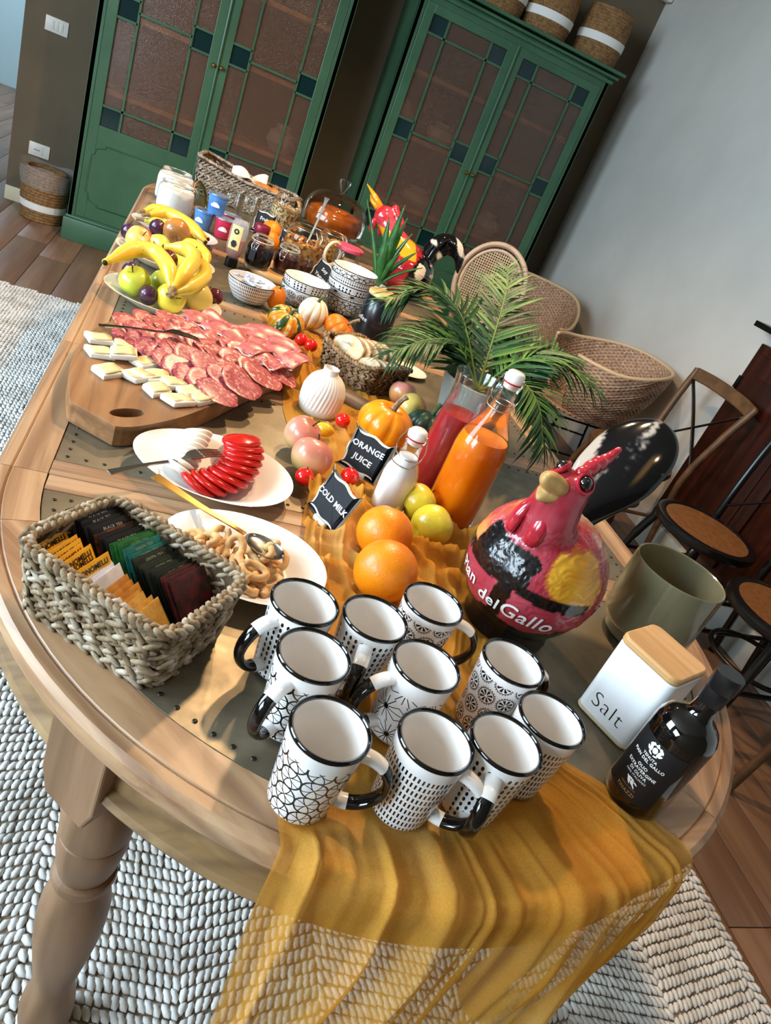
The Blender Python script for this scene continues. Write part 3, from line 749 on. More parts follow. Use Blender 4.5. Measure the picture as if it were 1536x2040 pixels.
for row, (lst, v0, me) in enumerate(((near, -.031, sm_n), (far, .031, sm_f))):
    n = len(lst)
    for i, c in enumerate(lst):
        u = -.080+.160*i/(n-1); tilt = math.radians(-33+rg.gauss(0, 1.2)-(8 if i > n*.6 else 0)); yaw = TA+PI/2+math.radians(8 if row == 0 else -6)+rg.gauss(0, .03)
        bx = (.004 if row == 0 else .012)
        p = Vector(TB)+Vector(rotz((u+.006, v0+rg.gauss(0, .0015), 0), TA))+Vector((0, 0, .010+bx+rg.gauss(0, .0025)+(.004 if c in ('white', 'yellow') else 0)))
        t = thing('tea_sachet', ORD[lst[:i].count(c)]+' '+lbs[c]+(', from the left' if lst.count(c) > 1 else ''), 'tea sachet', p, (0, 0, 0), c+' tea sachets')
        t.rotation_euler = (tilt, 0, yaw)
        link('packet', me, None, t)
        t.children[0].material_slots  # one shared mesh, coloured per object
        t.children[0].data = me if c == 'x' else me
        o = t.children[0]
        if len(me.materials) == 0: me.materials.append(SM[c])
        o.material_slots[0].link = 'OBJECT'; o.material_slots[0].material = SM[c]
        if c == 'yellow':
            M = Matrix.Translation((0, -.0026, .0608)) @ Matrix.Rotation(PI/2, 4, 'X')
            lettering('BONOMELLI', .0088, M_ink, t, M, 1.0, 2, .0002)
        elif c == 'white' and i == 13:
            M = Matrix.Translation((0, -.0034, .034)) @ Matrix.Rotation(PI/2, 4, 'X')
            MB().box((0, -.0026, .034), (.034, .0008, .016)).build('green_block', mat('olive_ink', '#5d6a3a', .5), t, 0)
            lettering('BIO.', .014, M_inkw, t, M, 1.0, 2, .0004)
        elif c in ('black', 'green', 'dark', 'teal'):
            M = Matrix.Translation((0, -.0022, .0645)) @ Matrix.Rotation(PI/2, 4, 'X')
            lettering({'black': 'BLACK TEA', 'green': 'GREEN TEA', 'teal': 'GREEN TEA', 'dark': 'GREEN TEA'}[c], .0052, M_inkg if c != 'black' else M_inkw, t, M, 1.05, 1)
# ================================================================ plates
def plate(name, label, cx, cy, a, b, rz, h=.028, egg=.08, m=None, cat='plate', group=None, floor=.62):
    prof = [(.001, 0), (.55, 0), (.62, .006/.03*h), (.98, h*.93), (1.0, h), (.985, h*1.02), (floor+.03, h*.30), (floor-.08, h*.20), (.001, h*.18)]
    def fn(q, ang): return (q[0]*a, q[1]*b*(1+egg*q[0]), q[2])
    o = MB().lathe(prof, 56, fn=fn, caps=(1, 1)).build(name, m or M_cer, None, 60, (cx, cy, TZ+.0005)); o.rotation_euler = (0, 0, rz)
    return tag(o, label, cat, group)
plate('oval_plate', 'white oval plate with tomato and mozzarella slices', .131, 1.033, .131, .107, math.radians(-10))
plate('oval_plate', 'white oval plate of ring biscuits beside the tea basket', .176, .806, .118, .098, math.radians(-22))
M_platec = mat('cream_glaze', '#e6dcc6', .2, coat=.3)
plate('fruit_plate', 'blue rimmed oval fruit plate nearest the meat board', -.003, 1.80, .140, .125, math.radians(8), .032, m=M_platec)
plate('fruit_plate', 'oval fruit plate in the middle, holding brown pear and apple', -.022, 2.165, .138, .118, math.radians(8), .030, m=M_platec)
plate('fruit_plate', 'oval fruit plate farthest along, holding long bananas', -.016, 2.515, .138, .112, math.radians(10), .030, m=M_cer)

# ================================================================ cutlery
M_steel = mat('polished_steel', '#b9b4ac', .16, 1.0)
M_gold = mat('gold_steel', '#c9a25c', .2, 1.0)
def curve_pts(pts, n=24):
    P = [Vector(p) for p in pts]; out = []
    P = [P[0]*2-P[1]]+P+[P[-1]*2-P[-2]]
    for i in range(n):
        t = (len(P)-3)*i/(n-1); k = min(int(t), len(P)-4); u = t-k; a, b, c, d = P[k:k+4]
        out.append(.5*((2*b)+(c-a)*u+(2*a-5*b+4*c-d)*u*u+(3*b-a-3*c+d)*u**3))
    return out
def ribbon(path, widths, th, side=None):
    """flat bar following a path; side = horizontal across direction"""
    b = MB(); n = len(path)
    for i, p in enumerate(path):
        t = (path[min(i+1, n-1)]-path[max(i-1, 0)]).normalized(); s = side.normalized() if side else Vector((-t.y, t.x, 0)).normalized(); u = s.cross(t).normalized()
        w_ = widths[i] if hasattr(widths, '__len__') else widths
        b.v += [tuple(p+s*w_-u*th/2), tuple(p-s*w_-u*th/2), tuple(p-s*w_+u*th/2), tuple(p+s*w_+u*th/2)]
    for i in range(n-1):
        for k in range(4): b.f.append((i*4+k, i*4+(k+1) % 4, (i+1)*4+(k+1) % 4, (i+1)*4+k))
    b.f.append((3, 2, 1, 0)); b.f.append(tuple((n-1)*4+k for k in range(4))); return b
def fork(name, label, tail, head, z0, z1, z2, m, tilt=0):
    a, b = Vector(tail+(z0,)), Vector(head+(z2,)); L = (b-a).length; mid = a.lerp(b, .62); mid.z = z1
    t = thing(name, label, 'fork', (0, 0, 0))
    hp = curve_pts([a, a.lerp(mid, .5)+Vector((0, 0, .002)), mid], 16); ribbon(hp, [.0062-.0035*min(1, i/9) for i in range(16)], .0022).build('handle', m, t, 50)
    d = (b-a); d.z = 0; d.normalize(); s = Vector((-d.y, d.x, 0))
    np_ = curve_pts([mid, mid.lerp(b, .22)+Vector((0, 0, .005)), mid.lerp(b, .48)+Vector((0, 0, .006))], 8); ribbon(np_, [.0028, .0035, .006, .0095, .0115, .0122, .0125, .0125], .0018).build('head', m, t, 50)
    e = np_[-1]
    for k in range(4):
        o = s*((k-1.5)*.0065); q = b+o
        ribbon([e+o-d*.003, e.lerp(b, .5)+o+Vector((0, 0, .001)), q], [.0022, .002, .0009], .0016).build('tine', m, t, 50)
fork('serving_fork', 'steel fork resting on the tomato and mozzarella plate', (-.022, .930), (.135, 1.042), TZ+.034, TZ+.042, TZ+.046, M_steel)
fork('serving_fork', 'dark steel fork lying on the sliced salami', (-.106, 1.404), (.082, 1.452), TZ+.062, TZ+.074, TZ+.072, M_steel)
sp = thing('serving_spoon', 'gold handled spoon lying in the ring biscuit plate', 'spoon', (0, 0, 0))
hp = curve_pts([Vector((.040, .938, TZ+.040)), Vector((.10, .893, TZ+.037)), Vector((.152, .857, TZ+.036)), Vector((.172, .838, TZ+.038))], 20)
ribbon(hp, [.0085-.005*min(1, i/13) for i in range(20)], .0022).build('handle', M_gold, sp, 50)
bm_ = MB()
def bowl_fn(q, d): return (q[0], q[1], (q[2] if d[2] < 0 else -q[2]*.55))
bm_.ball((0, 0, 0), (.032, .021, .010), 24, 10, Matrix.Translation((.199, .815, TZ+.040)) @ Matrix.Rotation(math.radians(-42), 4, 'Z'), bowl_fn)
bm_.build('bowl', M_steel, sp, 60)

# ================================================================ cutting board with cold cuts
def prism_hole(out, hole, z0, z1):
    bm = bmesh.new()
    loops = []
    for pts in (out, hole):
        vs = [bm.verts.new((x, y, z1)) for x, y in pts]; loops.append(vs)
        for a, b in zip(vs, vs[1:]+vs[:1]): bm.edges.new((a, b))
    bmesh.ops.triangle_fill(bm, use_beauty=True, use_dissolve=False, edges=bm.edges[:])
    r_ = bmesh.ops.extrude_face_region(bm, geom=bm.faces[:])
    for v in [g for g in r_['geom'] if isinstance(g, bmesh.types.BMVert)]: v.co.z = z0
    bmesh.ops.recalc_face_normals(bm, faces=bm.faces[:])
    me = bpy.data.meshes.new('board'); bm.to_mesh(me); bm.free(); return me
BT = .036
ctrl = [(-.030, 1.066), (.045, 1.128), (.112, 1.222), (.19, 1.36), (.275, 1.49), (.325, 1.585), (.325, 1.64), (.24, 1.70), (.10, 1.69), (-.035, 1.60), (-.112, 1.46), (-.128, 1.28), (-.110, 1.135), (-.092, 1.105)]
cp = [Vector((x, y, 0)) for x, y in ctrl]
dense = []
for i in range(len(cp)):
    a, b, c, d = cp[i-1], cp[i], cp[(i+1) % len(cp)], cp[(i+2) % len(cp)]
    if i in (0, len(cp)-1): dense += [(b.x, b.y), ((b.x+c.x)/2, (b.y+c.y)/2)] if i else [(b.x, b.y)]; 
    if i in (0, len(cp)-1) and i: continue
    for k in range(6):
        u = k/6
        if i == 0 and k == 0: continue
        q = .5*((2*b)+(c-a)*u+(2*a-5*b+4*c-d)*u*u+(3*b-a-3*c+d)*u**3); dense.append((q.x, q.y))
hole = []
for i in range(20):
    a = 2*PI*i/20; q = rotz((.031*math.cos(a), .0145*math.sin(a), 0), math.radians(36)); hole.append((-.018+q[0], 1.122+q[1]))
M_board = wood_mat('acacia_board', '#6a4729', '#8f643c', '#a47a50', .5, 1, 1.2, .25)
bd = link('cutting_board', prism_hole(dense, hole, 0, BT), M_board, None, (0, 0, TZ+.001), [('bev', .003)])
tag(bd, 'thick wooden cutting board with a hand hole, loaded with cold cuts', 'cutting board')
BZ = TZ+.001+BT
M_rind = mat('white_rind', '#e8e4d8', .6, bump=.3, bs=300); M_brie = mat('brie_paste', '#ead29a', .45, var=.06, vs=60, sss=.15)
rg = random.Random(4)
def brie(lb, x, y, z, a, l, w_, tx=0, ty=0):
    t = thing('cheese_slice', lb, 'cheese', (x, y, z), (tx, ty, a), 'cheese slices on the board')
    def wav(m):
        m.v = [(q[0]+.22*q[1]*math.sin(x*90)+.0016*math.sin(q[1]*180+x*50), q[1]+.0015*math.sin(q[0]*150+y*90), q[2]+.001*math.sin(q[0]*120+x*70)) for q in m.v]; return m
    wav(MB().box((0, 0, .0055), (l, w_, .011), bev=.0028)).build('rind', M_rind, t, 50)
    m = MB(); m.grid(lambda u, v: ((u-.5)*(l-.006), (v-.5)*(w_-.006), .0112), 5, 5); wav(m); m.v = [(a_, b_, c_+.0002) for a_, b_, c_ in m.v]
    m.build('paste', M_brie, t, 180, mods=[('sol', .001, 1)])
cn = {True: 0, False: 0}
for (x, y, k) in ((-.098, 1.385, 0), (-.088, 1.322, 0), (-.064, 1.252, 0), (-.050, 1.330, 1), (-.052, 1.384, 0), (-.018, 1.262, 0), (-.010, 1.330, 0), (.016, 1.284, 0), (.022, 1.228, 0), (.058, 1.206, 0), (.046, 1.272, 0), (.078, 1.252, 0), (.098, 1.240, 0)):
    fr_ = (x, y) in ((-.098, 1.385), (-.088, 1.322), (-.064, 1.252), (-.018, 1.262), (.022, 1.228), (.058, 1.206)); cn[fr_] += 1
    brie(ORD[cn[fr_]-1]+' pale cheese slice from the left in the '+('front row near the hand hole' if fr_ else 'back row beside the salami'), x, y, BZ+.0005+(.008 if k else 0), math.radians(rg.uniform(8, 52)), rg.uniform(.044, .052), rg.uniform(.034, .040), math.radians(4 if k else 0), math.radians(-5 if k else 0))
def meat_mat(name, base, dark, fat, scale, cut):
    t = NT(name); v = t.coord(20); n = t.noise(v, 70, 5); vo = t.n('TexVoronoi', Vector=t.coord(20), Scale=scale); vo.feature = 'F1'
    n2 = t.noise(v, scale*.8, 4, .7)
    c = t.ramp(n, [(.35, dark), (.65, base)]); f = t.math('MULTIPLY', t.math('GREATER_THAN', n2, cut), .85)
    t.set(Base_Color=t.mix(f, c, fat), Roughness=.32); t.b.inputs['Subsurface Weight'].default_value = .08; t.b.inputs['Subsurface Radius'].default_value = (.01, .004, .003); t.bump(n, .2, .001)
    return t.m
M_sal = meat_mat('salami', '#b4525c', '#923642', '#dba49c', 190, .56); M_cop = meat_mat('fat_flecked_salami', '#bc5a58', '#9c4246', '#e6bcae', 110, .57)
M_pro = meat_mat('cured_ham', '#c4706a', '#a04a4a', '#d89a8e', 22, .6); M_fat = mat('ham_fat', '#e3c4b0', .4)
def slice_mesh(r, kx, ky, wave, seed, thick=.0022):
    m = MB(); n = 28; rr = random.Random(seed); ph = rr.random()*6
    def f(q, a): 
        x, y = q[0]*kx, q[1]*ky; return (x, y, q[2]+wave*math.sin(x/r*2.2+ph)*.8+wave*.5*math.sin(y/r*3+ph*2))
    rim = lambda a: 1+.03*math.sin(5*a+ph)+.02*math.sin(9*a)
    m.lathe([(.001, thick)]+[(r*k, thick) for k in (.25, .5, .75, .93)]+[(r, thick*.5), (r*.97, 0), (r*.6, 0), (.001, 0)], n, fn=lambda q, a: f((q[0]*rim(a), q[1]*rim(a), q[2]), a)); return m.mesh('slice', 60)
SLM = [slice_mesh(.044, 1.0, .92, .0018, s) for s in range(4)]; CPM = [slice_mesh(.047, 1.0, .82, .0022, s+9) for s in range(4)]
def lay(row, m, meshes, name, label, group, n, tilt, dz, cat='salami'):
    (x0, y0), (x1, y1) = row; d = math.atan2(y1-y0, x1-x0)
    for i in range(n):
        u = i/(n-1); o = link(name, meshes[rg.randrange(len(meshes))], m, None)
        o.location = (x0+(x1-x0)*u+rg.gauss(0, .003), y0+(y1-y0)*u+rg.gauss(0, .003), BZ+dz+rg.gauss(0, .0008)); o.rotation_euler = (rg.gauss(0, .04), math.radians(tilt)+rg.gauss(0, .04), d+rg.gauss(0, .12))
        tag(o, ORD[i]+' '+label, cat, group)
lay(((.035, 1.580), (.262, 1.470)), M_cop, CPM, 'salami_slice', 'fat flecked salami slice in the row half under the ham', 'salami row under the ham', 10, 15, .009)
lay(((-.010, 1.525), (.226, 1.415)), M_cop, CPM, 'salami_slice', 'fat flecked salami slice in the row beside the ham', 'fat flecked salami row', 12, 15, .012)
lay(((-.048, 1.470), (.180, 1.365)), M_cop, CPM, 'salami_slice', 'fat flecked salami slice in the middle of the board', 'middle salami row', 9, 15, .013)
lay(((-.040, 1.432), (.125, 1.275)), M_sal, SLM, 'salami_slice', 'reddish salami slice in the row beside the cheese', 'salami row beside the cheese', 9, 15, .012)
lay(((.045, 1.400), (.170, 1.325)), M_sal, SLM, 'salami_slice', 'reddish salami slice on top near the front of the board', 'front salami slices', 5, 17, .018)
def ham(i, x, y, z, a, s):
    t = thing('ham_slice', 'thin cured ham slice with pale fat edge at the far board side', 'ham', (x, y, z), (0, 0, a), 'cured ham slices'); ph = i*1.7
    def f(u, v):
        X = (u-.5)*.085*s; Y = (v-.5)*.055*s; return (X, Y*(1+.2*math.sin(u*5+ph)), .006+.013*math.sin(v*PI)*(.65+.35*math.sin(u*4+ph))+.0025*math.sin(u*7+ph)+.001*math.sin(v*7+u*5+ph))
    MB().grid(f, 18, 14).build('meat', M_pro, t, 180, mods=[('sol', .0016, 1)])
    def g(u, v): q = f(u, .0); w_ = .004*s; return (q[0], q[1]-v*w_, q[2]-.001+.002*math.sin(u*20))
    MB().grid(g, 18, 3).build('fat_edge', M_fat, t, 180, mods=[('sol', .0018, 1)])
for i, (x, y, a, s) in enumerate(((.095, 1.645, .3, 1), (.140, 1.655, -.5, 1), (.190, 1.640, .2, 1.1), (.240, 1.665, -.3, 1), (.150, 1.600, -.6, 1.1), (.195, 1.565, -.8, 1.15), (.245, 1.590, -.4, 1.1), (.285, 1.610, -.9, 1), (.235, 1.515, -.8, 1.15), (.270, 1.545, -.6, 1.1), (.300, 1.565, -1.0, 1))):
    ham(i, x-.004, y-.012, BZ+.012+.003*(i % 4), a, s*1.12)

# ================================================================ tomato and mozzarella
M_tom = mat('tomato_flesh', '#cf3022', .25, col2='#a81c14', vs=90, coat=.1, sss=.1); M_toms = mat('tomato_skin', '#c41a16', .22, coat=.15)
M_moz = mat('mozzarella', '#f6f2e8', .35, var=.04, vs=90, sss=.1, bump=.2, bs=160)
def disc(r, th, dome=0.0, seg=28, ky=.86): return MB().lathe([(.001, 0), (r*.9, 0), (r, th*.4), (r*.97, th*.8), (r*.85, th), (.001, th+dome)], seg, fn=lambda q, a: (q[0], q[1]*ky, q[2]))
tms = [(.172, 1.108, .046, 25, 40), (.176, 1.090, .043, 32, 20), (.176, 1.073, .040, 35, 10), (.173, 1.056, .037, 38, 0), (.168, 1.038, .034, 40, -10), (.160, 1.020, .032, 42, -20), (.150, 1.003, .030, 44, -32), (.136, .990, .028, 46, -42), (.120, .980, .026, 48, -52), (.104, .974, .025, 50, -62)]
for i, (x, y, z, ti, yaw) in enumerate(tms):
    t = thing('tomato_slice', ORD[i]+' red tomato slice from the far end of the fan on the plate', 'tomato', (x, y, TZ+z-.008), (math.radians(-ti*.55), 0, math.radians(yaw)), 'fanned tomato slices')
    disc(.036, .0095, .001 if i else .007).build('skin_ring', M_toms, t, 60)
    disc(.0325, .0005).build('flesh', M_tom, t, 60, (0, 0, .0094))
for i in range(9):
    u = i/8; t = disc(.026, .009, .001, ky=.95).build('mozzarella_slice', M_moz, None, 60); t.location = (.098-.026*u, 1.112-.120*u, TZ+.030-.006*u); t.rotation_euler = (math.radians(-42), math.radians(6), math.radians(20-50*u))
    tag(t, ORD[i]+' white mozzarella slice from the far end of the row', 'mozzarella', 'mozzarella slices')

# ================================================================ ring biscuits
M_bis = mat('baked_biscuit', '#cf9a5c', .7, col2='#e2bd86', vs=50, bump=.5, bs=90, bd=.003)
rg = random.Random(9); bis = []
def biscuit_mesh(s):
    rr = random.Random(s); ph = rr.random()*6; p = []; r_ = []
    for i in range(22):
        a = 2*PI*i/22*.985; R = .0125+.0014*math.sin(2*a+ph); p.append((R*1.25*math.cos(a), R*math.sin(a), .0015*math.sin(a+ph)+(.003 if i > 19 else 0))); r_.append(.0058*(.9+.25*noise.noise((math.cos(a)*2+s, math.sin(a)*2, s))))
    return MB().tube(p, r_, 8).mesh('biscuit', 180)
BM = [biscuit_mesh(s) for s in range(6)]
spots = []
for (x, y, z) in ((.112, .850, .017), (.132, .835, .018), (.150, .815, .017), (.120, .822, .030), (.140, .845, .026), (.168, .795, .018), (.150, .790, .018), (.175, .765, .018), (.158, .768, .018), (.195, .790, .020), (.215, .800, .021), (.210, .770, .019), (.190, .755, .017), (.178, .790, .032), (.200, .808, .034), (.160, .810, .033), (.185, .770, .033), (.145, .770, .024), (.225, .820, .022), (.205, .840, .030), (.180, .740, .022), (.130, .800, .022), (.100, .832, .022)):
    o = link('ring_biscuit', BM[rg.randrange(6)], M_bis, None, (x+rg.gauss(0, .002), y+rg.gauss(0, .002), TZ+z-.004)); o.rotation_euler = (rg.gauss(0, .35), rg.gauss(0, .35), rg.random()*6)
    tag(o, 'golden baked ring biscuit heaped on the white plate', 'biscuit', 'ring biscuits')

# ================================================================ fruit
def skin(name, a, b, c=None, rough=.28, axis=2, lo=-.02, hi=.03, sc=35, spots_=0.0):
    t = NT(name); v = t.coord(0); sp_ = t.n('SeparateXYZ', Vector=v); n = t.noise(t.coord(9), sc, 4)
    g = t.math('ADD', t.n('MapRange', i0=sp_.outputs[axis], i1=lo, i2=hi).outputs[0], t.math('MULTIPLY_ADD', n, .7, -.35))
    stops = [(.2, a), (.75, b)] if c is None else [(.1, a), (.5, c), (.85, b)]
    col = t.ramp(g, stops)
    if spots_: col = t.mix(t.math('MULTIPLY', t.math('GREATER_THAN', t.noise(t.coord(9), 160, 3), .66), spots_), col, '#6a4a20')
    t.set(Base_Color=col, Roughness=rough); t.b.inputs['Coat Weight'].default_value = .25; t.b.inputs['Coat Roughness'].default_value = .12; MATS[name] = t.m; return t.m
F_green = skin('green_apple_skin', '#9db52c', '#c6d14a'); F_yel = skin('yellow_apple_skin', '#c9b22a', '#e0cd3e', spots_=.3); F_red = skin('red_apple_skin', '#c95a48', '#d9897a', '#d9a060', lo=-.03, hi=.03)
F_blush = skin('blush_apple_skin', '#d8c468', '#d9583c', '#dfb45c', axis=0, lo=-.03, hi=.035); F_peach = skin('peach_apple_skin', '#c9b468', '#d0806a', '#dca27a', axis=2, lo=-.04, hi=.02)
F_brown = skin('russet_pear_skin', '#b9852e', '#9a6a3a', '#c07a30'); F_plum = skin('plum_skin', '#2a1226', '#4a2140', rough=.25); F_plumr = skin('red_plum_skin', '#3a0f18', '#5a1a24', rough=.2)
F_ban = skin('banana_skin', '#e2b62c', '#e8c84a', rough=.4, spots_=.4, sc=20); F_bang = skin('green_banana_skin', '#b5b23a', '#e0c23c', rough=.4, axis=0, lo=-.1, hi=.02)
F_or = mat('orange_peel', '#ef8d14', .32, col2='#e67c08', vs=25, bump=.45, bs=420, bd=.0015, coat=.15); M_stem = mat('fruit_stem', '#4a341c', .8)
def apple_mesh(r, tall=.92):
    pr = []
    for i in range(19):
        a = PI*i/18; rr = math.sin(a)**.86; z = -math.cos(a)*tall; d = .22*math.exp(-(rr/.28)**2)
        pr.append((r*rr*(1+.06*math.sin(a)*math.cos(a)*-1), r*(z-d*(1 if z > 0 else -1)*.95)))
    return MB().lathe(pr, 28, fn=lambda q, a: (q[0]*(1+.02*math.sin(5*a)), q[1]*(1+.02*math.sin(5*a)), q[2])).mesh('apple', 180)
APM = apple_mesh(.036)
def fruit(name, cat, label, m, x, y, z, s=1.0, rot=(0, 0, 0), mesh=None, stem=True, r=.036, group=None):
    t = thing(name, label, cat, (x, y, TZ+z), rot, group); me = mesh or APM
    o = link('flesh' if cat != 'orange' else 'peel', me, m, t); o.material_slots[0].link = 'OBJECT'; o.material_slots[0].material = m; t.scale = (s,)*3
    if stem: MB().tube([(0, 0, r*.55), (.001, .001, r*.85), (.004, .002, r*1.15)], [.0016, .0013, .0018], 6).build('stem', M_stem, t, 60)
    return t
PLM = MB().ball((0, 0, 0), (.0225, .0215, .0245), 24, 14, fn=lambda q, d: (q[0]*(1-.06*max(0, d[0])**8), q[1], q[2]-.003*math.exp(-((q[0]**2+q[1]**2)/.00002)))).mesh('plum', 180)
PRM = MB().lathe([(.001, -.036), (.014, -.036), (.026, -.030), (.034, -.015), (.035, .0), (.030, .016), (.020, .030), (.013, .040), (.009, .046), (.001, .047)], 28).mesh('pear', 180)
def banana(label, pts, m, r=.0175, group='bananas', tip=True, n=26):
    t = thing('banana', label, 'banana', (0, 0, 0), 0, group)
    P = curve_pts([Vector((a, b, TZ+c)) for a, b, c in pts], n); R = [r*(.42+.58*sstep(0, .22, i/(n-1)))*(1-.55*sstep(.80, .97, i/(n-1))) for i in range(n)]
    m2 = MB(); m2.tube(P, R, 10, flat=1.0); 
    c0 = P[n//2].copy(); me = m2.mesh('banana', 180)
    me.transform(Matrix.Translation(-c0)); o = link('peel', me, m, t, c0)
    d = (P[0]-P[1]).normalized(); MB().tube([P[0]-d*.002, P[0]+d*.012, P[0]+d*.024], [r*.44, r*.30, r*.36], 8).build('stalk', M_bstalk, t, 60)
    d = (P[-1]-P[-2]).normalized(); MB().tube([P[-1]-d*.003, P[-1]+d*.004, P[-1]+d*.007], [r*.42, r*.26, r*.1], 8).build('tip', M_btip, t, 60)
M_bstalk = mat('banana_stalk', '#8a7452', .7); M_btip = mat('banana_tip', '#2a1d12', .8)
# nearest fruit plate
fruit('apple', 'apple', 'green apple under the arched banana on the near fruit plate', F_green, -.074, 1.788, .046, 1.02, (.2, -.5, .5))
fruit('plum', 'plum', 'purple plum at the front rim of the near fruit plate', F_plum, -.038, 1.752, .034, 1.0, (.4, .2, 0), PLM, False)
fruit('apple', 'apple', 'yellow apple at the front of the near fruit plate', F_yel, .012, 1.762, .042, .98, (1.2, .2, .4))
fruit('apple', 'apple', 'yellow apple with a red blush at the right of the near plate', F_blush, .072, 1.830, .044, 1.08, (.9, .3, 1.9))
fruit('plum', 'plum', 'dark plum at the right rim of the near fruit plate', F_plumr, .114, 1.875, .042, 1.0, (.4, .9, 0), PLM, False)
fruit('plum', 'plum', 'dark red plum between the two bananas on the near plate', F_plumr, -.014, 1.895, .088, 1.15, (.2, .1, 0), PLM, False)
fruit('pear', 'pear', 'golden pear under the second banana on the near plate', F_yel, .052, 1.905, .058, 1.0, (.9, .4, .3), PRM, True, .044)
fruit('apple', 'apple', 'green apple hidden in the middle of the near fruit plate', F_green, -.010, 1.840, .046, .95, (.2, .2, .5))
fruit('plum', 'plum', 'purple plum behind the green apple on the near plate', F_plum, -.090, 1.862, .044, 1.0, (.4, .2, 0), PLM, False)
banana('spotted banana arching over the green apple on the near plate', [(.008, 1.712, .078), (-.008, 1.765, .108), (-.045, 1.822, .118), (-.095, 1.815, .108), (-.140, 1.722, .088)], F_ban, .019)
banana('banana curving round the dark plum on the near fruit plate', [(.012, 1.712, .080), (.030, 1.765, .110), (.044, 1.850, .122), (.025, 1.925, .122), (-.028, 1.945, .108)], F_ban, .019)
banana('greenish banana lowest in the bunch on the near fruit plate', [(.018, 1.712, .072), (.050, 1.765, .082), (.078, 1.84, .094), (.072, 1.90, .100), (.05, 1.955, .098)], F_bang, .017)
# middle fruit plate
fruit('plum', 'plum', 'blue plum at the left rim of the middle fruit plate', F_plum, -.133, 2.215, .046, 1.0, (.3, .2, 0), PLM, False)
fruit('apple', 'apple', 'blushing apple with its stem up on the middle plate', F_blush, -.100, 2.158, .048, 1.05, (.7, -.3, .8))
fruit('plum', 'plum', 'blue plum between apple and brown pear on the middle plate', F_plum, -.064, 2.290, .066, 1.05, (.3, .2, 0), PLM, False)
fruit('pear', 'pear', 'russet brown pear on top of the middle fruit plate', F_brown, -.010, 2.280, .075, 1.1, (1.9, .2, .1), APM, True)
fruit('apple', 'apple', 'green apple in front on the middle fruit plate', F_green, -.046, 2.155, .046, 1.0, (1.1, .1, -.6))
fruit('apple', 'apple', 'yellow apple at the right of the middle fruit plate', F_yel, .034, 2.150, .046, 1.05, (.4, .2, .6))
banana('green tipped banana at the right of the middle fruit plate', [(.00, 2.27, .05), (.045, 2.24, .062), (.075, 2.19, .062), (.088, 2.13, .05)], F_bang, .018)
# far fruit plate
banana('banana lying farthest back on the far fruit plate', [(-.120, 2.50, .052), (-.075, 2.555, .060), (.000, 2.52, .062), (.085, 2.42, .052)], F_ban, .0185)
banana('banana in front of the other on the far fruit plate', [(-.100, 2.445, .060), (-.050, 2.48, .074), (.020, 2.43, .074), (.078, 2.345, .058)], F_ban, .018)
banana('short banana tucked low on the far fruit plate', [(-.11, 2.44, .04), (-.06, 2.44, .046), (0, 2.40, .046), (.05, 2.40, .04)], F_bang, .016)
# fruit along the runner
ORM = MB().ball((0, 0, 0), (.045, .045, .0435), 36, 22, fn=lambda q, d: (q[0], q[1], q[2]-(.004*math.exp(-((q[0]**2+q[1]**2)/.00006)) if d[2] > 0 else 0))).mesh('orange', 180)
fruit('orange', 'orange', 'large orange right behind the mugs', F_or, .378, .800, .0475, 1.06, (1.9, .2, .3), ORM, False)
fruit('orange', 'orange', 'orange in front of the milk bottle', F_or, .398, .905, .0465, 1.02, (-.35, .3, .3), ORM, False)
for (x, y, rr) in ((.326, 2.955, 0), (.305, 2.755, 1)):
    fruit('orange', 'orange', ['orange behind the red capped bottle', 'orange beside the honey jar sign'][rr], F_or, x, y, .040+.001, .88, (0, 0, 0), ORM, False)
fruit('apple', 'apple', 'yellow apple lying on its side before the orange juice bottle', F_yel, .500, .968, .042, 1.05, (1.2, 0, 1.9))
fruit('apple', 'apple', 'yellow apple half hidden behind the milk bottle', F_yel, .494, 1.045, .040, .95, (.9, .3, 1.7))
fruit('apple', 'apple', 'pinkish apple nearest the caprese plate', F_peach, .302, 1.125, .037, 1.06, (.5, .2, 2.4))
fruit('apple', 'apple', 'pinkish apple in front of the ribbed white vase', F_peach, .292, 1.208, .037, 1.02, (.3, .4, .5))
fruit('apple', 'apple', 'rosy apple with its stem up behind the big pumpkin', F_red, .586, 1.585, .036, .95, (-.3, .1, .4))
fruit('apple', 'apple', 'apple lying beside the dark green pumpkin', F_blush, .590, 1.505, .036, 1.02, (1.3, .1, .4))
M_cher = mat('cherry_tomato_skin', '#d81a16', .12, coat=.5); M_chy = mat('yellow_tomato_skin', '#e8b020', .15, coat=.4)
CHM = MB().ball((0, 0, 0), (.0165, .0165, .0155), 20, 12).mesh('cherry', 180)
for (x, y, z, lb) in ((.286, 1.066, .026, 'cherry tomato beside the caprese plate'), (.374, 1.100, .030, 'cherry tomato in front of the orange juice sign'), (.361, 1.030, .022, 'cherry tomato half buried in the cloth'), (.347, 1.795, .026, 'cherry tomato left of the pair by the bread basket'), (.371, 1.772, .026, 'cherry tomato touching the bread basket')):
    t = fruit('cherry_tomato', 'tomato', lb, M_cher, x, y, z, 1.05, (0, 0, 0), CHM, False)
    MB().tube([(0, 0, .014), (0, .001, .019)], .0012, 5).build('stem', M_stem, t, 60)
t = fruit('yellow_tomato', 'tomato', 'small yellow plum tomato at the foot of the ribbed vase', M_chy, .350, 1.285, .024, 1.0, (1.4, .1, 1.0), MB().ball((0, 0, 0), (.0145, .0145, .021), 20, 12).mesh('ytom', 180), False)
t = fruit('cherry_tomato', 'tomato', 'red tomato peeping out behind the big pumpkin', M_cher, .402, 1.365, .02, 1.0, (0, 0, 0), CHM, False)
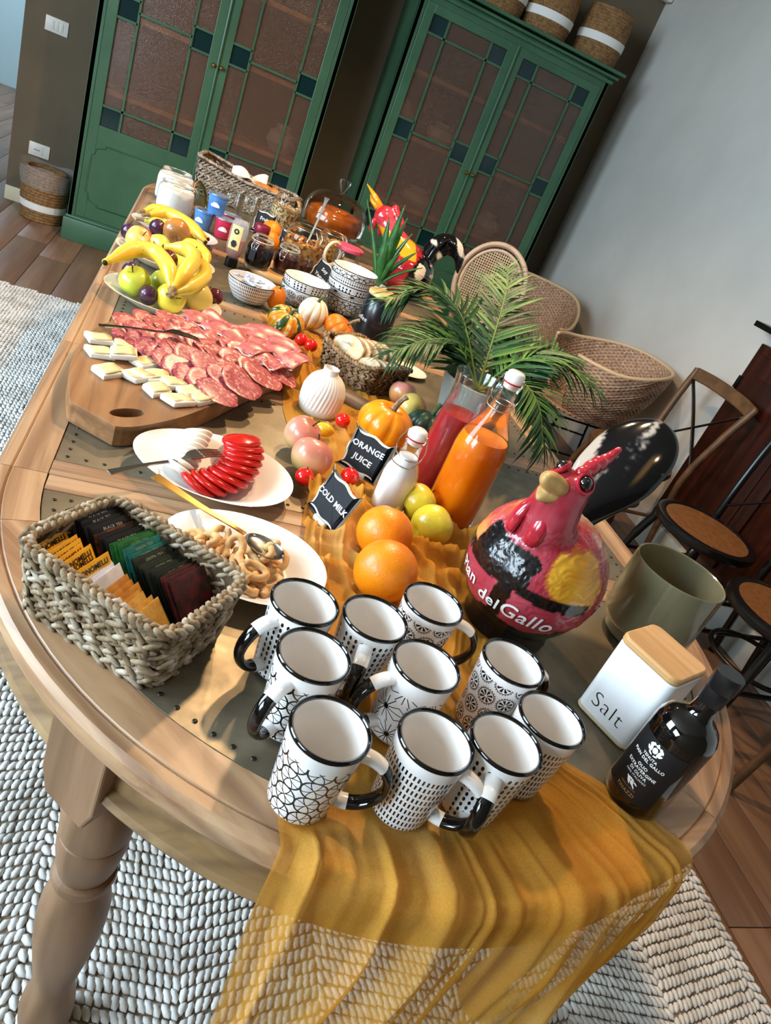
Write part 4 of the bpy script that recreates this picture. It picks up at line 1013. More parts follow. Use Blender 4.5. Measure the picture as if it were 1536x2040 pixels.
# ================================================================ glass
def thin_glass(name, tint=(.97, .985, .98), rough=.02, ior=1.45):
    t = NT(name); tr = t.n('BsdfTransparent'); tr.inputs[0].default_value = tint+(1,)
    gl = t.n('BsdfGlossy', Roughness=rough); gl.inputs[0].default_value = (1, 1, 1, 1)
    fr = t.n('Fresnel', IOR=ior); lw = t.n('LayerWeight', Blend=.25)
    dk = t.n('BsdfTransparent'); dk.inputs[0].default_value = (tint[0]*.78, tint[1]*.82, tint[2]*.82, 1)
    m0 = t.n('MixShader', Fac=t.math('POWER', lw.outputs['Facing'], 3.0)); t.put(m0.inputs[1], tr.outputs[0]); t.put(m0.inputs[2], dk.outputs[0])
    m1 = t.n('MixShader', Fac=t.math('MULTIPLY', fr.outputs[0], .7)); t.put(m1.inputs[1], m0.outputs[0]); t.put(m1.inputs[2], gl.outputs[0]); t.put(t.out.inputs[0], m1.outputs[0]); MATS[name] = t.m; return t.m
M_glass = thin_glass('clear_glass'); M_glassg = thin_glass('greenish_glass', (.86, .93, .88))
M_wire = mat('steel_wire', '#c9c9c6', .25, 1.0); M_gask = mat('red_rubber', '#b3202a', .5); M_porc = mat('porcelain_cap', '#f0ede6', .15, coat=.4)
M_oj = mat('orange_juice', '#f08308', .25, col2='#e87602', vs=14, sss=.2); M_rj = mat('red_juice', '#a02024', .25, col2='#8f1a1e', vs=14, sss=.15); M_milk = mat('milk', '#f3f2ee', .2, sss=.2)
def swing_bottle(name, label, x, y, prof, liquid_top, m_liq, neck_r, cap_z, s=1.0, az=-2.2, liqname='juice'):
    t = thing(name, label, 'bottle', (x, y, TZ+.004), 0)
    MB().lathe([(.001, .0005)]+prof, 40, caps=(1, 0)).build('glass', M_glass, t, 60)
    lq = [(.001, .004)]+[(max(.002, r-.0022), max(z, .004)) for r, z in prof if z < liquid_top]
    # interpolate the surface radius
    for (r0, z0), (r1, z1) in zip(prof[:-1], prof[1:]):
        if z0 <= liquid_top < z1: rr = r0+(r1-r0)*(liquid_top-z0)/(z1-z0); lq += [(rr-.0022, liquid_top), (.001, liquid_top)]
    MB().lathe(lq, 40).build(liqname, m_liq, t, 60)
    n = neck_r
    MB().lathe([(n*.8, cap_z-.014), (n*.95, cap_z-.012), (n*1.0, cap_z-.004), (n*1.22, cap_z), (n*1.25, cap_z+.006*s), (n*1.05, cap_z+.015*s), (n*.8, cap_z+.018*s), (.001, cap_z+.018*s)], 28).build('stopper', M_porc, t, 40)
    MB().lathe([(n*1.0, cap_z-.004), (n*1.18, cap_z-.0035), (n*1.18, cap_z-.0005), (n*1.0, cap_z)], 28, closed=True).build('gasket', M_gask, t, 60)
    c, s_ = math.cos(az), math.sin(az); px_, py_ = -s_, c
    w = MB()
    for k in (-1, 1):
        w.tube(curve_pts([Vector((px_*k*n*1.3, py_*k*n*1.3, cap_z+.008)), Vector((px_*k*n*1.9+c*.003, py_*k*n*1.9+s_*.003, cap_z-.016)), Vector((px_*k*n*1.7+c*.006, py_*k*n*1.7+s_*.006, cap_z-.036)), Vector((px_*k*n*1.35, py_*k*n*1.35, cap_z-.045))], 12), .0011, 6)
    w.tube(curve_pts([Vector((px_*n*1.7+c*.006, py_*n*1.7+s_*.006, cap_z-.036)), Vector((px_*n*1.1+c*n*1.6, py_*n*1.1+s_*n*1.6, cap_z-.050)), Vector((-px_*n*1.1+c*n*1.6, -py_*n*1.1+s_*n*1.6, cap_z-.050)), Vector((-px_*n*1.7+c*.006, -py_*n*1.7+s_*.006, cap_z-.036))], 14), .0011, 6)
    w.tube([(px_*n*1.3, py_*n*1.3, cap_z+.008), (-px_*n*1.3, -py_*n*1.3, cap_z+.008)], .0011, 6)
    w.tube([(n*1.22*math.cos(a), n*1.22*math.sin(a), cap_z-.040) for a in np.linspace(0, 2*PI, 24, endpoint=False)], .0011, 6, closed=True)
    o = w.build('wire_bail', M_wire, t, 60)
    return t
swing_bottle('juice_bottle', 'swing top glass bottle filled with orange juice', .574, 1.072,
    [(.044, .001), (.048, .006), (.0495, .02), (.0495, .150), (.0485, .165), (.044, .182), (.036, .200), (.028, .216), (.0215, .232), (.018, .248), (.0165, .262), (.0165, .283), (.018, .285), (.018, .290)], .182, M_oj, .0145, .292, az=-2.4)
swing_bottle('milk_bottle', 'small swing top glass bottle of milk', .448, 1.062,
    [(.029, .001), (.0325, .005), (.0335, .015), (.0335, .070), (.031, .084), (.026, .096), (.0205, .107), (.018, .116), (.0172, .124), (.0172, .142), (.0185, .144), (.0185, .148)], .113, M_milk, .0145, .150, .9, az=-2.3, liqname='milk')
t = thing('juice_carafe', 'open glass carafe of red juice behind the orange bottle', 'carafe', (.572, 1.195, TZ+.004))
cprof = [(.040, .001), (.046, .005), (.0485, .02), (.0490, .05), (.0480, .09), (.0458, .13), (.0428, .165), (.0405, .185), (.0398, .195), (.0408, .215), (.0440, .236), (.0465, .246)]
MB().lathe([(.001, .0005)]+cprof+[(.0452, .246), (.0427, .236), (.0395, .215), (.0385, .195)], 40, caps=(1, 0)).build('glass', M_glass, t, 60)
MB().tube([(.0458*math.cos(a), .0458*math.sin(a), .246) for a in np.linspace(0, 2*PI, 40, endpoint=False)], .0011, 6, closed=True).build('lip', M_glassg, t, 180)
MB().lathe([(.001, .004), (.044, .006), (.0465, .02), (.047, .05), (.046, .09), (.0438, .13), (.0408, .166), (.001, .166)], 40).build('juice', M_rj, t, 60)

# ================================================================ olive oil bottle
M_oil = mat('dark_bottle_glass', '#050505', .04, coat=1.0); M_lab = mat('matt_black_label', '#0b0b0c', .55); M_gold2 = mat('gold_print', '#a87a3c', .4)
ob = thing('oil_bottle', 'dark olive oil bottle with black label at the table edge', 'bottle', (.672, .480, TZ+.0005))
MB().lathe([(.001, .001), (.033, .0005), (.037, .004), (.0385, .012), (.0385, .122), (.0375, .132), (.033, .142), (.025, .1495), (.018, .154), (.0148, .160), (.0138, .170), (.0138, .196), (.001, .197)], 48).build('glass', M_oil, ob, 60)
MB().lathe([(.0145, .176), (.0150, .177), (.0152, .197), (.0165, .1985), (.0168, .219), (.0155, .2205), (.001, .2205)], 36, caps=(0, 1)).build('cap', mat('black_cap', '#121214', .35), ob, 40)
def wrap(az, r, zc): return lambda co: Vector((r*math.cos(az+co.x/r), r*math.sin(az+co.x/r), zc+co.y))
LZ = math.radians(-160)
def patch(az0, az1, z0, z1, r, n=24):
    return MB().grid(lambda u, v: (r*math.cos(az0+(az1-az0)*u), r*math.sin(az0+(az1-az0)*u), z0+(z1-z0)*v), n, 4)
lb = patch(LZ-.95, LZ+.95, .022, .112, .0389).build('label', M_lab, ob, 180)
for txt, z, sz, m, bo in (('TENUTA', .0875, .0052, M_inkw, .0001), ('PIAN DEL GALLO', .0815, .0058, M_inkw, .00012), ('OLIO', .0715, .0058, M_inkw, .00012), ('EXTRAVERGINE', .0655, .0058, M_inkw, .00012), ('DI OLIVA', .0595, .0058, M_inkw, .00012), ('100% ITALIANO', .0538, .0042, M_inkw, 0), ('TERRE D OLIVO', .0365, .0030, M_gold2, 0), ('TINAZZI', .0295, .0066, M_gold2, .00005)):
    lettering(txt, sz, m, lb, None, 1.08, 2, bo, fn=wrap(LZ, .0392, z))
# crest: rampant pair around a shield, drawn with flat shapes on the label
cm = MB()
def flat_ellipse(cx, cy, a, b, rot=0, n=14):
    pts = []
    for i in range(n): q = rotz((a*math.cos(2*PI*i/n), b*math.sin(2*PI*i/n), 0), rot); pts.append((cx+q[0], cy+q[1], 0))
    base = len(cm.v); cm.v += pts; cm.f.append(tuple(range(base, base+n)))
for a in (((0, 0, .0034, .0042)), (-.0062, .0005, .0021, .0055, .25), (.0062, .0005, .0021, .0055, -.25), (-.0052, .0062, .0020, .0020), (.0052, .0062, .0020, .0020), (0, .0068, .0030, .0016), (0, .0088, .0012, .0014), (-.0088, -.002, .0012, .0030, .7), (.0088, -.002, .0012, .0030, -.7), (-.0036, -.0064, .0030, .0011, -.35), (.0036, -.0064, .0030, .0011, .35), (-.0085, .0045, .001, .0025, -.5), (.0085, .0045, .001, .0025, .5)): flat_ellipse(*a)
w_ = wrap(LZ, .0392, .100); cm.v = [tuple(w_(Vector(q))) for q in cm.v]; cm.build('crest', M_inkw, lb, 0)
cm = MB()
for a in ((-.004, .001, .0014, .0048, 1.0), (-.001, .003, .0012, .0045, 1.5), (.002, -.001, .0022, .0030, .5), (.0045, -.0035, .0011, .0042, .9), (-.003, -.002, .0011, .004, .8), (.006, .001, .0009, .003, 1.2)): flat_ellipse(*a)
w_ = wrap(LZ, .0392, .0450); cm.v = [tuple(w_(Vector(q))) for q in cm.v]; cm.build('olive_sprig', M_inkw, lb, 0)

# ================================================================ salt canister
M_can = mat('white_enamel', '#eef0f0', .28, coat=.3); M_bam = wood_mat('bamboo_lid', '#b98a52', '#d3a56c', '#dfb884', .4, 0, .8, .1)
def rr_prism(L, W, r, z0, z1, bev): 
    m = MB(); m.prism(rrect(L, W, r, 6), z0, z1); return m
sc_ = thing('salt_canister', 'square white salt canister with a wooden lid', 'canister', (.722, .612, TZ+.0005), math.radians(-65))
rr_prism(.094, .090, .014, .004, .124, 0).build('body', M_can, sc_, 30, mods=[('bev', .002)])
rr_prism(.0955, .0915, .0145, 0, .0045, 0).build('base_rim', mat('beige_rim', '#cdbb98', .4), sc_, 30, mods=[('bev', .001)])
rr_prism(.0955, .0915, .0145, .1245, .1365, 0).build('lid', M_bam, sc_, 30, mods=[('bev', .003)])
lettering('Salt', .034, M_ink, sc_, Matrix.Translation((-.004, -.0453, .030)) @ Matrix.Rotation(PI/2, 4, 'X'), 1.08, 4, -.0006)

# ================================================================ olive green ceramic planter
M_olive = mat('olive_glaze', '#79745a', .16, col2='#6d6950', vs=5, coat=.6)
t = thing('ceramic_planter', 'empty olive green ceramic planter behind the salt canister', 'planter', (.882, .820, TZ+.0005))
MB().lathe([(.001, .0005), (.057, .0005), (.060, .003), (.060, .020), (.0615, .022), (.072, .024), (.0775, .030), (.079, .040), (.079, .143), (.0785, .1465), (.077, .148), (.0752, .1465), (.0745, .143), (.0745, .042), (.072, .034), (.001, .030)], 56).build('pot', M_olive, t, 35)

# ================================================================ ribbed vase, pumpkins
M_matte = mat('matt_white_ceramic', '#e9e6de', .45)
nr = 68
def vfn(q, a):
    k = 1.0
    if .018 < q[2] < .088: k = 1+.016*math.cos((a-(q[2]-.012)*9)*nr/1.0 if False else nr/2*(a-q[2]*4))
    return (q[0]*k, q[1]*k, q[2])
pr = [(.001, 0), (.040, 0), (.0430, .002), (.0455, .012), (.0470, .017)]+[(.0475-.0012*((z-.035)/.02)**2*.5, z) for z in np.linspace(.019, .052, 10)]
pr += [(.0445, .060), (.0415, .068), (.0370, .076), (.0305, .083), (.0235, .0885), (.0185, .0925), (.0170, .097), (.0175, .1035), (.0158, .104), (.0145, .098), (.014, .090), (.001, .080)]
tag(MB().lathe(pr, 272, fn=vfn).build('ribbed_vase', M_matte, None, 60, (.357, 1.425, TZ+.0008)), 'small white bottle vase with slanting ribs', 'vase')
def pumpkin(name, label, m, x, y, z, R, H, ribs, depth, stem_m, rot=(0, 0, 0), stem=.03, sr=.007, pfn=None, cat='pumpkin'):
    t = thing(name, label, cat, (x, y, TZ+z), rot); mb = MB()
    def fn(q, d):
        a = math.atan2(d[1], d[0]); k = 1-depth*abs(math.sin(a*ribs/2))**.5*1.0 if False else 1-depth*(1-abs(math.cos(a*ribs/2))**.8) if False else 1-depth*(1-abs(math.sin(a*ribs/2))**.55)
        rr = math.hypot(d[0], d[1]); dz = -.28*H*math.exp(-(rr/.25)**2)*(1 if d[2] > 0 else -1)
        return (q[0]*(1-(1-k)*min(1, rr*1.6)), q[1]*(1-(1-k)*min(1, rr*1.6)), q[2]+dz)
    mb.ball((0, 0, H), (R, R, H), ribs*8, 22, fn=fn); me = mb.mesh('pumpkin', 180)
    if pfn: paint(me, pfn)
    link('flesh', me, m, t)
    MB().tube(curve_pts([Vector((0, 0, 2*H*.80)), Vector((.001, .001, 2*H*.96)), Vector((.004, -.002, 2*H+stem*.6)), Vector((.010, -.004, 2*H+stem))], 10), [sr*1.7, sr*1.2, sr*1.0, sr*.9, sr*.85, sr*.82, sr*.8, sr*.85, sr*.95, sr], 7).build('stem', stem_m, t, 30)
    return t
M_pump = mat('pumpkin_skin', '#e8930f', .3, col2='#dd7d08', vs=30, coat=.2); M_pump2 = mat('small_pumpkin_skin', '#e07d10', .4, col2='#cc6a0a', vs=40, bump=.3, bs=160); M_pstem = mat('dry_stem', '#a98d68', .8, var=.4, vs=120); M_gstem = mat('green_stem', '#56663a', .8, var=.3, vs=100)
M_pdark = mat('dark_green_pumpkin', '#1d2f24', .35, col2='#324a36', vs=45, bump=.35, bs=120)
pumpkin('pumpkin', 'large smooth orange pumpkin in the middle of the table', M_pump, .478, 1.335, .004, .062, .047, 9, .10, M_pstem, (.1, .08, .4), .030, .0075)
pumpkin('pumpkin', 'dark green pumpkin behind the red juice carafe', M_pdark, .600, 1.405, .004, .050, .036, 10, .10, M_gstem, (.1, .2, 1.2), .022, .006)
def stripes(co, n):
    a = math.atan2(co.y, co.x); s = math.sin(a*5+.4*math.sin(co.z*60)); nn = noise.noise(co*90)+.5*noise.noise(co*220)
    base = mixc(hx('#e0a020'), hx('#2f4a22'), 1 if s > .45+.25*nn else 0); base = mixc(base, hx('#e8d9a0'), 1 if nn > .42 else 0); return mixc(base, hx('#d8761a'), 1 if (s < -.75 and nn < .2) else 0)
pumpkin('gourd', 'speckled green and yellow gourd beside the ham', vcol('speckled_gourd_skin', .35, .2), .300, 1.872, .004, .052, .038, 10, .12, M_gstem, (.35, .1, .2), .012, .005, stripes, 'gourd')
def whites(co, n):
    a = math.atan2(co.y, co.x); s = abs(math.sin(a*5)); c = mixc(hx('#f0e6cc'), hx('#e0b44a'), sstep(.35, .05, s)*.8); return mixc(c, hx('#dd9c1e'), sstep(.030, .005, co.z))
pumpkin('gourd', 'pale cream striped gourd standing upright by the bowls', vcol('cream_gourd_skin', .4, .2), .386, 1.985, .004, .043, .046, 10, .13, M_gstem, (.1, .1, 0), .012, .005, whites, 'gourd')
pumpkin('pumpkin', 'small orange pumpkin with curled stem before the black canister', M_pump2, .452, 1.955, .004, .052, .036, 10, .12, M_pstem, (.3, .5, .3), .030, .005)
pumpkin('gourd', 'narrow orange gourd between the two bowls', M_pump2, .292, 2.055, .004, .026, .036, 8, .05, M_gstem, (.1, 0, 0), .008, .003, cat='gourd')
# driftwood pieces under the bread basket
M_drift = wood_mat('driftwood', '#4a3b30', '#7a6654', '#9a8672', .8, 0, 1.5, .5)
t = MB().box((0, 0, .009), (.17, .05, .018), bev=.006); t.v = [(a, b+.006*math.sin(a*40), c+.002*math.sin(a*70+b*50)) for a, b, c in t.v]
tag(t.build('driftwood_slat', M_drift, None, 50, (.435, 1.535, TZ+.001)), 'weathered wood slat between the vase and the bread basket', 'wood').rotation_euler = (0, 0, -.55)

# ================================================================ bread basket
BB = (.500, 1.700, TZ+.002); BA = math.radians(-58)
def dip(u, v): return .012*abs(2*u)**2.5
woven_basket('bread_basket', 'dark seagrass basket of sliced white bread', .175, .135, .058, 1.12, .02, BB, BA, M_strawd, .0070, .0122, (.0195, .0028, .0038), top=dip)
M_crumb = mat('bread_crumb', '#e2d2b2', .85, col2='#cbb389', vs=70, bump=.6, bs=140, bd=.002); M_crust = mat('bread_crust', '#c08a48', .8, var=.3, vs=60)
def bread_mesh():
    out = [(.036*math.cos(a)*(1.12 if abs(math.sin(a)) < .5 else 1), .030*math.sin(a)+(.004 if math.sin(a) > 0 else 0)) for a in np.linspace(0, 2*PI, 28, endpoint=False)]
    return MB().prism(out, -.005, .005), MB().prism([(x*.93, y*.93) for x, y in out], -.0054, .0054)
bc, bi = bread_mesh(); BC, BI = bc.mesh('crust', 35), bi.mesh('crumb', 35)
rg = random.Random(6)
for i in range(9):
    row = 0 if i < 5 else 1; k = i if row == 0 else i-5
    p = Vector((BB[0]-.050+.022*k, BB[1]+.012+.006*k, 0)) if row == 0 else Vector((BB[0]+.002+.020*k, BB[1]-.048+.004*k, 0))
    z = .062-.001*k if row == 0 else .050-.001*k; s = 1.15 if row == 0 else .85
    t = thing('bread_slice', ORD[k]+(' tall bread slice from the back of the long row' if row == 0 else ' small bread slice from the back of the front row'), 'bread', (p.x, p.y, BB[2]+z), (math.radians(54), 0, math.radians(-40)+rg.gauss(0, .05)), 'bread slices in the basket'); t.scale = (s, s, s)
    link('crust', BC, M_crust, t); link('crumb', BI, M_crumb, t)
def fold(u, v): p = rotz(((u-.5)*.05-.055, (v-.5)*.06-.02, 0), BA); return (BB[0]+p[0], BB[1]+p[1], BB[2]+.052+.030*abs(v-.5)*1.5+.012*u)
tag(MB().grid(fold, 8, 10).build('paper_napkin', mat('white_paper', '#eeeeea', .8), None, 180, mods=[('sol', .0012, 0)]), 'folded white paper napkin in the bread basket', 'napkin')
plate('side_plate', 'small cream plate beyond the bread basket', .672, 1.862, .062, .055, .3, .012, .05, M_platec)

# ================================================================ chalkboard signs
M_slate = mat('chalkboard', '#1c2026', .75, var=.15, vs=30); M_chalk = mat('chalk', '#e6e6e0', .9); M_frame = mat('white_painted_wood', '#e6e0d2', .6)
def plaque(s):
    q = []
    base = [(-1, 1), (-.80, .80), (-.46, .76), (0, .86), (.46, .76), (.80, .80)]
    for k in range(4):
        for (x, y) in base: c, s_ = [(1, 0), (0, -1), (-1, 0), (0, 1)][k]; q.append((x*c-y*s_, x*s_+y*c))
    out = []
    P = [Vector((x*s*1.0, y*s, 0)) for x, y in q]; n = len(P)
    for i in range(n):
        a, b, c, d = P[i-1], P[i], P[(i+1) % n], P[(i+2) % n]
        for k in range(3):
            u = k/3; v = .5*((2*b)+(c-a)*u+(2*a-5*b+4*c-d)*u*u+(3*b-a-3*c+d)*u**3); out.append((v.x, v.y))
    return out
def sign(label, x, y, z, yaw, lean, s, lines, roll=0, tsz=.4, sheary=0):
    t = thing('chalkboard_sign', label, 'sign', (x, y, TZ+z), (0, 0, yaw))
    M = Matrix.Rotation(lean, 4, 'X') @ Matrix.Translation((0, 0, s*1.02)) @ Matrix.Rotation(roll, 4, 'Y') @ Matrix.Rotation(PI/2, 4, 'X')
    MB().prism(plaque(s), -.0025, .0015, M).build('frame', M_frame, t, 30)
    MB().prism(plaque(s*.90), -.001, .0022, M).build('board', M_slate, t, 30)
    n = len(lines)
    for i, tx in enumerate(lines): lettering(tx, s*tsz, M_chalk, t, M @ Matrix.Translation((0, (n-1)*s*.27-i*s*.54, .0026)) @ Matrix.Rotation(.04*(-1)**i, 4, 'Z'), 1.02, 2, .0004)
    MB().box((0, .012, .005), (s*.7, .032, .010), bev=.002).build('foot', M_frame, t)
sign('black chalkboard sign reading orange juice before the big pumpkin', .398, 1.140, .012, math.radians(-34), math.radians(-10), .046, ['ORANGE', 'JUICE'], math.radians(4), .35)
sign('black chalkboard sign reading cold milk beside the biscuit plate', .308, .962, .004, math.radians(-60), math.radians(-16), .044, ['COLD MILK'], math.radians(6), .33)
sign('black chalkboard sign reading fruit juice by the muesli jar', .288, 2.985, .004, math.radians(-30), math.radians(-10), .048, ['Fruit', 'Juice'], 0, .40)
sign('black chalkboard sign reading honey in front of the cornflakes jar', .375, 2.80, .004, math.radians(-30), math.radians(-10), .046, ['Honey'], 0, .40)
sign('black chalkboard sign reading soy yogurt between the bowl stacks', .475, 2.48, .004, math.radians(-30), math.radians(-10), .046, ['Soy', 'Yogurt'], math.radians(20), .36)

# ================================================================ big ceramic rooster
def rooster_paint(co, n):
    z = co.z; az = math.degrees(math.atan2(co.y, co.x)); d = (az+127+180) % 360-180
    nn = noise.noise(co*28)*.5+noise.noise(co*70)*.25
    red, pink, blk, yel, gold = hx('#931c2a'), hx('#ad4652'), hx('#0e0c0d'), hx('#d8a032'), hx('#c9861c')
    base = mixc(red, pink, .5+1.6*nn)
    if z > .20: return base
    if z < .050+.018*nn+ (.012 if d > 45 else 0)-(.03 if d > 70 else 0): return blk
    if .050 < z < .098+.02*nn and -65 < d < 42+20*nn:        # lettering band
        if d < -18-10*nn or d > -8+6*nn: return mixc(base, pink, .35)
        return blk
    if .088 < z < .150+.02*nn and -62 < d < -2+30*nn+(.13-z)*200: return blk
    if .098 < z < .116 and d < 60: return blk
    e = ((d-42)/30)**2+((z-.142)/.034)**2
    if e+1.2*nn < .9: return mixc(yel, gold, .5+2*nn)
    if e+1.2*nn < 1.1: return mixc(yel, red, .5)
    if d < -62 and z > .1: return mixc(hx('#d88a4a'), base, .5+2*nn)
    if d > 75 or d < -120: return mixc(hx('#b9a890'), base, .4+2*nn) if z > .1 else blk
    return base
RO = Vector((.600, .792, TZ+.0005))
ro = thing('ceramic_rooster', 'large painted ceramic rooster jug lettered Pian del Gallo', 'rooster figure', RO); ro.scale = (1.12,)*3
b = MB()
b.lathe([(.001, 0), (.060, 0), (.064, .004), (.062, .014), (.064, .025), (.078, .045), (.090, .07), (.0955, .095), (.094, .118), (.086, .142), (.074, .160), (.058, .176), (.040, .186), (.001, .190)], 48)
hd = Vector((-.86, -.50, 0)).normalized(); sd = Vector((-hd.y, hd.x, 0))
def hp_(f, s, z): q = hd*f+sd*s; return (q.x, q.y, z)
b.tube([hp_(.022, 0, .135), hp_(.034, 0, .165), hp_(.044, 0, .195), hp_(.044, 0, .222), hp_(.038, 0, .240)], [.052, .044, .036, .031, .022], 24)
b.ball(hp_(.040, 0, .226), (.030, .030, .026), 24, 14)
b.ball(hp_(.036, .012, .242), (.016, .016, .014)); b.ball(hp_(.036, -.012, .242), (.016, .016, .014))
body = remesh(b, .0028, 4, 'body')
# scratched feather curls
nrm = [v.normal.copy() for v in body.vertices]
for v, n_ in zip(body.vertices, nrm):
    q = v.co; s_ = noise.noise(q*34); v.co += n_*(.0007*math.sin(40*s_) if .06 < q.z < .19 else 0)
paint(body, rooster_paint); link('body', body, vcol('rooster_glaze', .22, .15), ro)
M_rred = mat('red_glaze', '#bf2c3c', .18, col2='#a01c2c', vs=60, coat=.5); M_beak = mat('tan_bisque', '#c8a062', .5, var=.2, vs=60); M_eye = mat('glass_eye', '#14100e', .05, coat=1.0); M_tail = vcol('tail_glaze', .10, .0)
bk = MB(); bk.ball((0, 0, 0), (.030, .020, .013), 18, 10, Matrix.Translation(hp_(.070, -.006, .240)) @ Matrix.Rotation(math.atan2(hd.y, hd.x), 4, 'Z') @ Matrix.Rotation(-.35, 4, 'Y'), lambda q, d: (q[0], q[1]*(1-.55*max(0, d[0])), q[2]))
bk.ball((0, 0, 0), (.024, .017, .009), 18, 10, Matrix.Translation(hp_(.068, -.005, .226)) @ Matrix.Rotation(math.atan2(hd.y, hd.x), 4, 'Z') @ Matrix.Rotation(.25, 4, 'Y'), lambda q, d: (q[0], q[1]*(1-.5*max(0, d[0])), q[2]))
link('beak', remesh(bk, .0016, 3, 'beak'), M_beak, ro)
for s in (-1, 1):
    e = MB().lathe([(.011, 0), (.0135, .003), (.0130, .0065), (.0110, .0068), (.010, .003)], 24, Matrix.Translation(hp_(.042, s*.016, .250)) @ Vector((hd.x*.35+sd.x*s*.75, hd.y*.35+sd.y*s*.75, .62)).to_track_quat('Z', 'Y').to_matrix().to_4x4()).build('eye_socket', M_rred, ro, 60)
    MB().ball(hp_(.043, s*.0175, .2525), .0098, 16, 10).build('eyeball', M_eye, e, 180)
cb = MB()
for i, (f, z, r_) in enumerate(((.022, .254, .010), (.008, .262, .010), (-.006, .268, .010), (-.018, .273, .008))): cb.ball(hp_(f, 0, z), (r_*1.2, r_*.9, r_), 14, 8)
cb.tube([hp_(.02, 0, .248), hp_(-.02, 0, .272), hp_(-.036, .002, .290)], [.008, .008, .004], 10)
link('comb', remesh(cb, .002, 4, 'comb'), M_rred, ro)
for s in (-1, 1):
    w = MB(); w.tube([hp_(.060, s*.010-.004, .214), hp_(.072, s*.016-.008, .194), hp_(.076, s*.018-.008, .170), hp_(.074, s*.016-.008, .154)], [.006, .011, .013, .007], 14, flat=.7); w.build('wattle', M_rred, ro, 180, mods=[('sub', 1)])
# tail: broad upright paddle
def tail_fn(u, v):
    a = u*2*PI; A, B, D = Vector((.045, .052, .130)), Vector((.095, .090, .195)), Vector((.178, .150, .300))
    p = A*(1-v)**2+B*2*v*(1-v)+D*v*v; e = math.sqrt(max(0, 1-max(0, (v-.72)/.28)**2))
    ww = (.024+.034*sstep(.10, .62, v))*e+.0015; tt = (.020+.004*math.sin(v*PI))*math.sqrt(e)+.001
    ax = Vector((.60, -.76, .10)).normalized(); nn = Vector((-.62, -.50, .60)).normalized()
    return p+ax*(ww*math.cos(a))+nn*(tt*math.sin(a)*(1-.25*math.cos(a)**2))
tm = MB(); tm.grid(tail_fn, 120, 110, True); tm.f.append(tuple(i*110+109 for i in range(120))); tm.f.append(tuple(i*110 for i in range(120))[::-1])
tme = tm.mesh('tail', 180)
def tailc(co, n):
    L = Vector((.72, .60, .35)).dot(co); A_ = Vector((.60, -.76, .10)).normalized().dot(co)
    s = noise.noise(Vector((A_*42, L*9, 1.7)))+.22*noise.noise(co*160)
    c = mixc(hx('#08080a'), hx('#a89e92'), sstep(.08, .38, s)*sstep(.05, .12, L)); return mixc(c, hx('#6a4c28'), .8*sstep(.36, .5, noise.noise(Vector((A_*50+7, L*8, 5)))))
paint(tme, tailc); link('tail', tme, M_tail, ro)
lt = MB().tube([(.044+.030*math.cos(a)*.76, .052-.030*math.cos(a)*.62, .140+.03*math.sin(a)*.6) for a in np.linspace(0, 2*PI, 20, endpoint=False)], .004, 8, closed=True).build('gold_collar', mat('gold_lustre', '#b98d3a', .15, 1.0), ro, 180)
def bodyR(z):
    P = [(.0, .060), (.025, .064), (.045, .078), (.07, .090), (.095, .0955), (.118, .094)]
    for (a, r0), (c, r1) in zip(P[:-1], P[1:]):
        if a <= z <= c: return r0+(r1-r0)*(z-a)/(c-a)
    return .09
def wrap_b(az, zc, sl=0.0):
    def f(co): z = zc+co.y+sl*co.x; r = bodyR(z)+.0016; return Vector((r*math.cos(az+co.x/.088), r*math.sin(az+co.x/.088), z))
    return f
for txt, az, z, sz in (('Pian', -181, .076, .026), ('del', -149, .069, .026), ('Gallo', -113, .072, .031)):
    lettering(txt, sz, M_inkw, ro, None, 1.08, 4, .0004, fn=wrap_b(math.radians(az), z), shear=.1)
# ================================================================ bowls, black canister
def bowl_mesh(R, H):
    rr = lambda z: R*(.56+.44*math.sin(PI/2*min(1, z/H))**.9)
    return MB().lathe([(.001, .0005), (R*.50, .0005), (R*.54, .003)]+[(rr(z), z) for z in np.linspace(.005, H, 12)], 48, caps=(1, 0)), MB().lathe([(R, H), (R-.0012, H+.0008)]+[(rr(z)-.0032, z) for z in np.linspace(H, .010, 10)]+[(.001, .007)], 48, caps=(0, 1)), MB().tube([(R*.999*math.cos(a), R*.999*math.sin(a), H) for a in np.linspace(0, 2*PI, 48, endpoint=False)], .0014, 6, closed=True)
def bowl(label, x, y, z, R, H, kind, nk, group):
    t = thing('bowl', label, 'bowl', (x, y, TZ+z), 0, group); a, b, c = bowl_mesh(R, H)
    a.build('body', mug_print(kind, nk, H-.004), t, 50); b.build('inner_wall', M_cer, t, 60); c.build('rim', M_blk, t, 180)
bowl('dash patterned bowl holding blue sachets', .218, 2.075, .0008, .070, .062, 'dash', 1.6, 'patterned bowls')
for i, (k, lb) in enumerate((('flower', 'flower patterned bowl at the bottom of the two bowl stack'), ('dots', 'dotted bowl on top of the two bowl stack'))):
    bowl(lb, .385, 2.190, .0008+.026*i, .072, .060, k, 1.2, 'patterned bowls')
for i, (k, lb) in enumerate((('petal', 'lattice patterned bowl at the bottom of the tall bowl stack'), ('star', 'starburst bowl second from the bottom of the tall stack'), ('dots', 'dotted bowl in the middle of the tall stack'), ('dash', 'dash patterned bowl second from top of the tall stack'), ('petal', 'petal patterned bowl on top of the tall bowl stack'))):
    bowl(lb, .535, 2.275, .0008+.0215*i, .074, .058, k, 1.2, 'patterned bowls')
rg = random.Random(8); M_sb = foil('blue_white', '#dfe6ee', '#5f86c0')
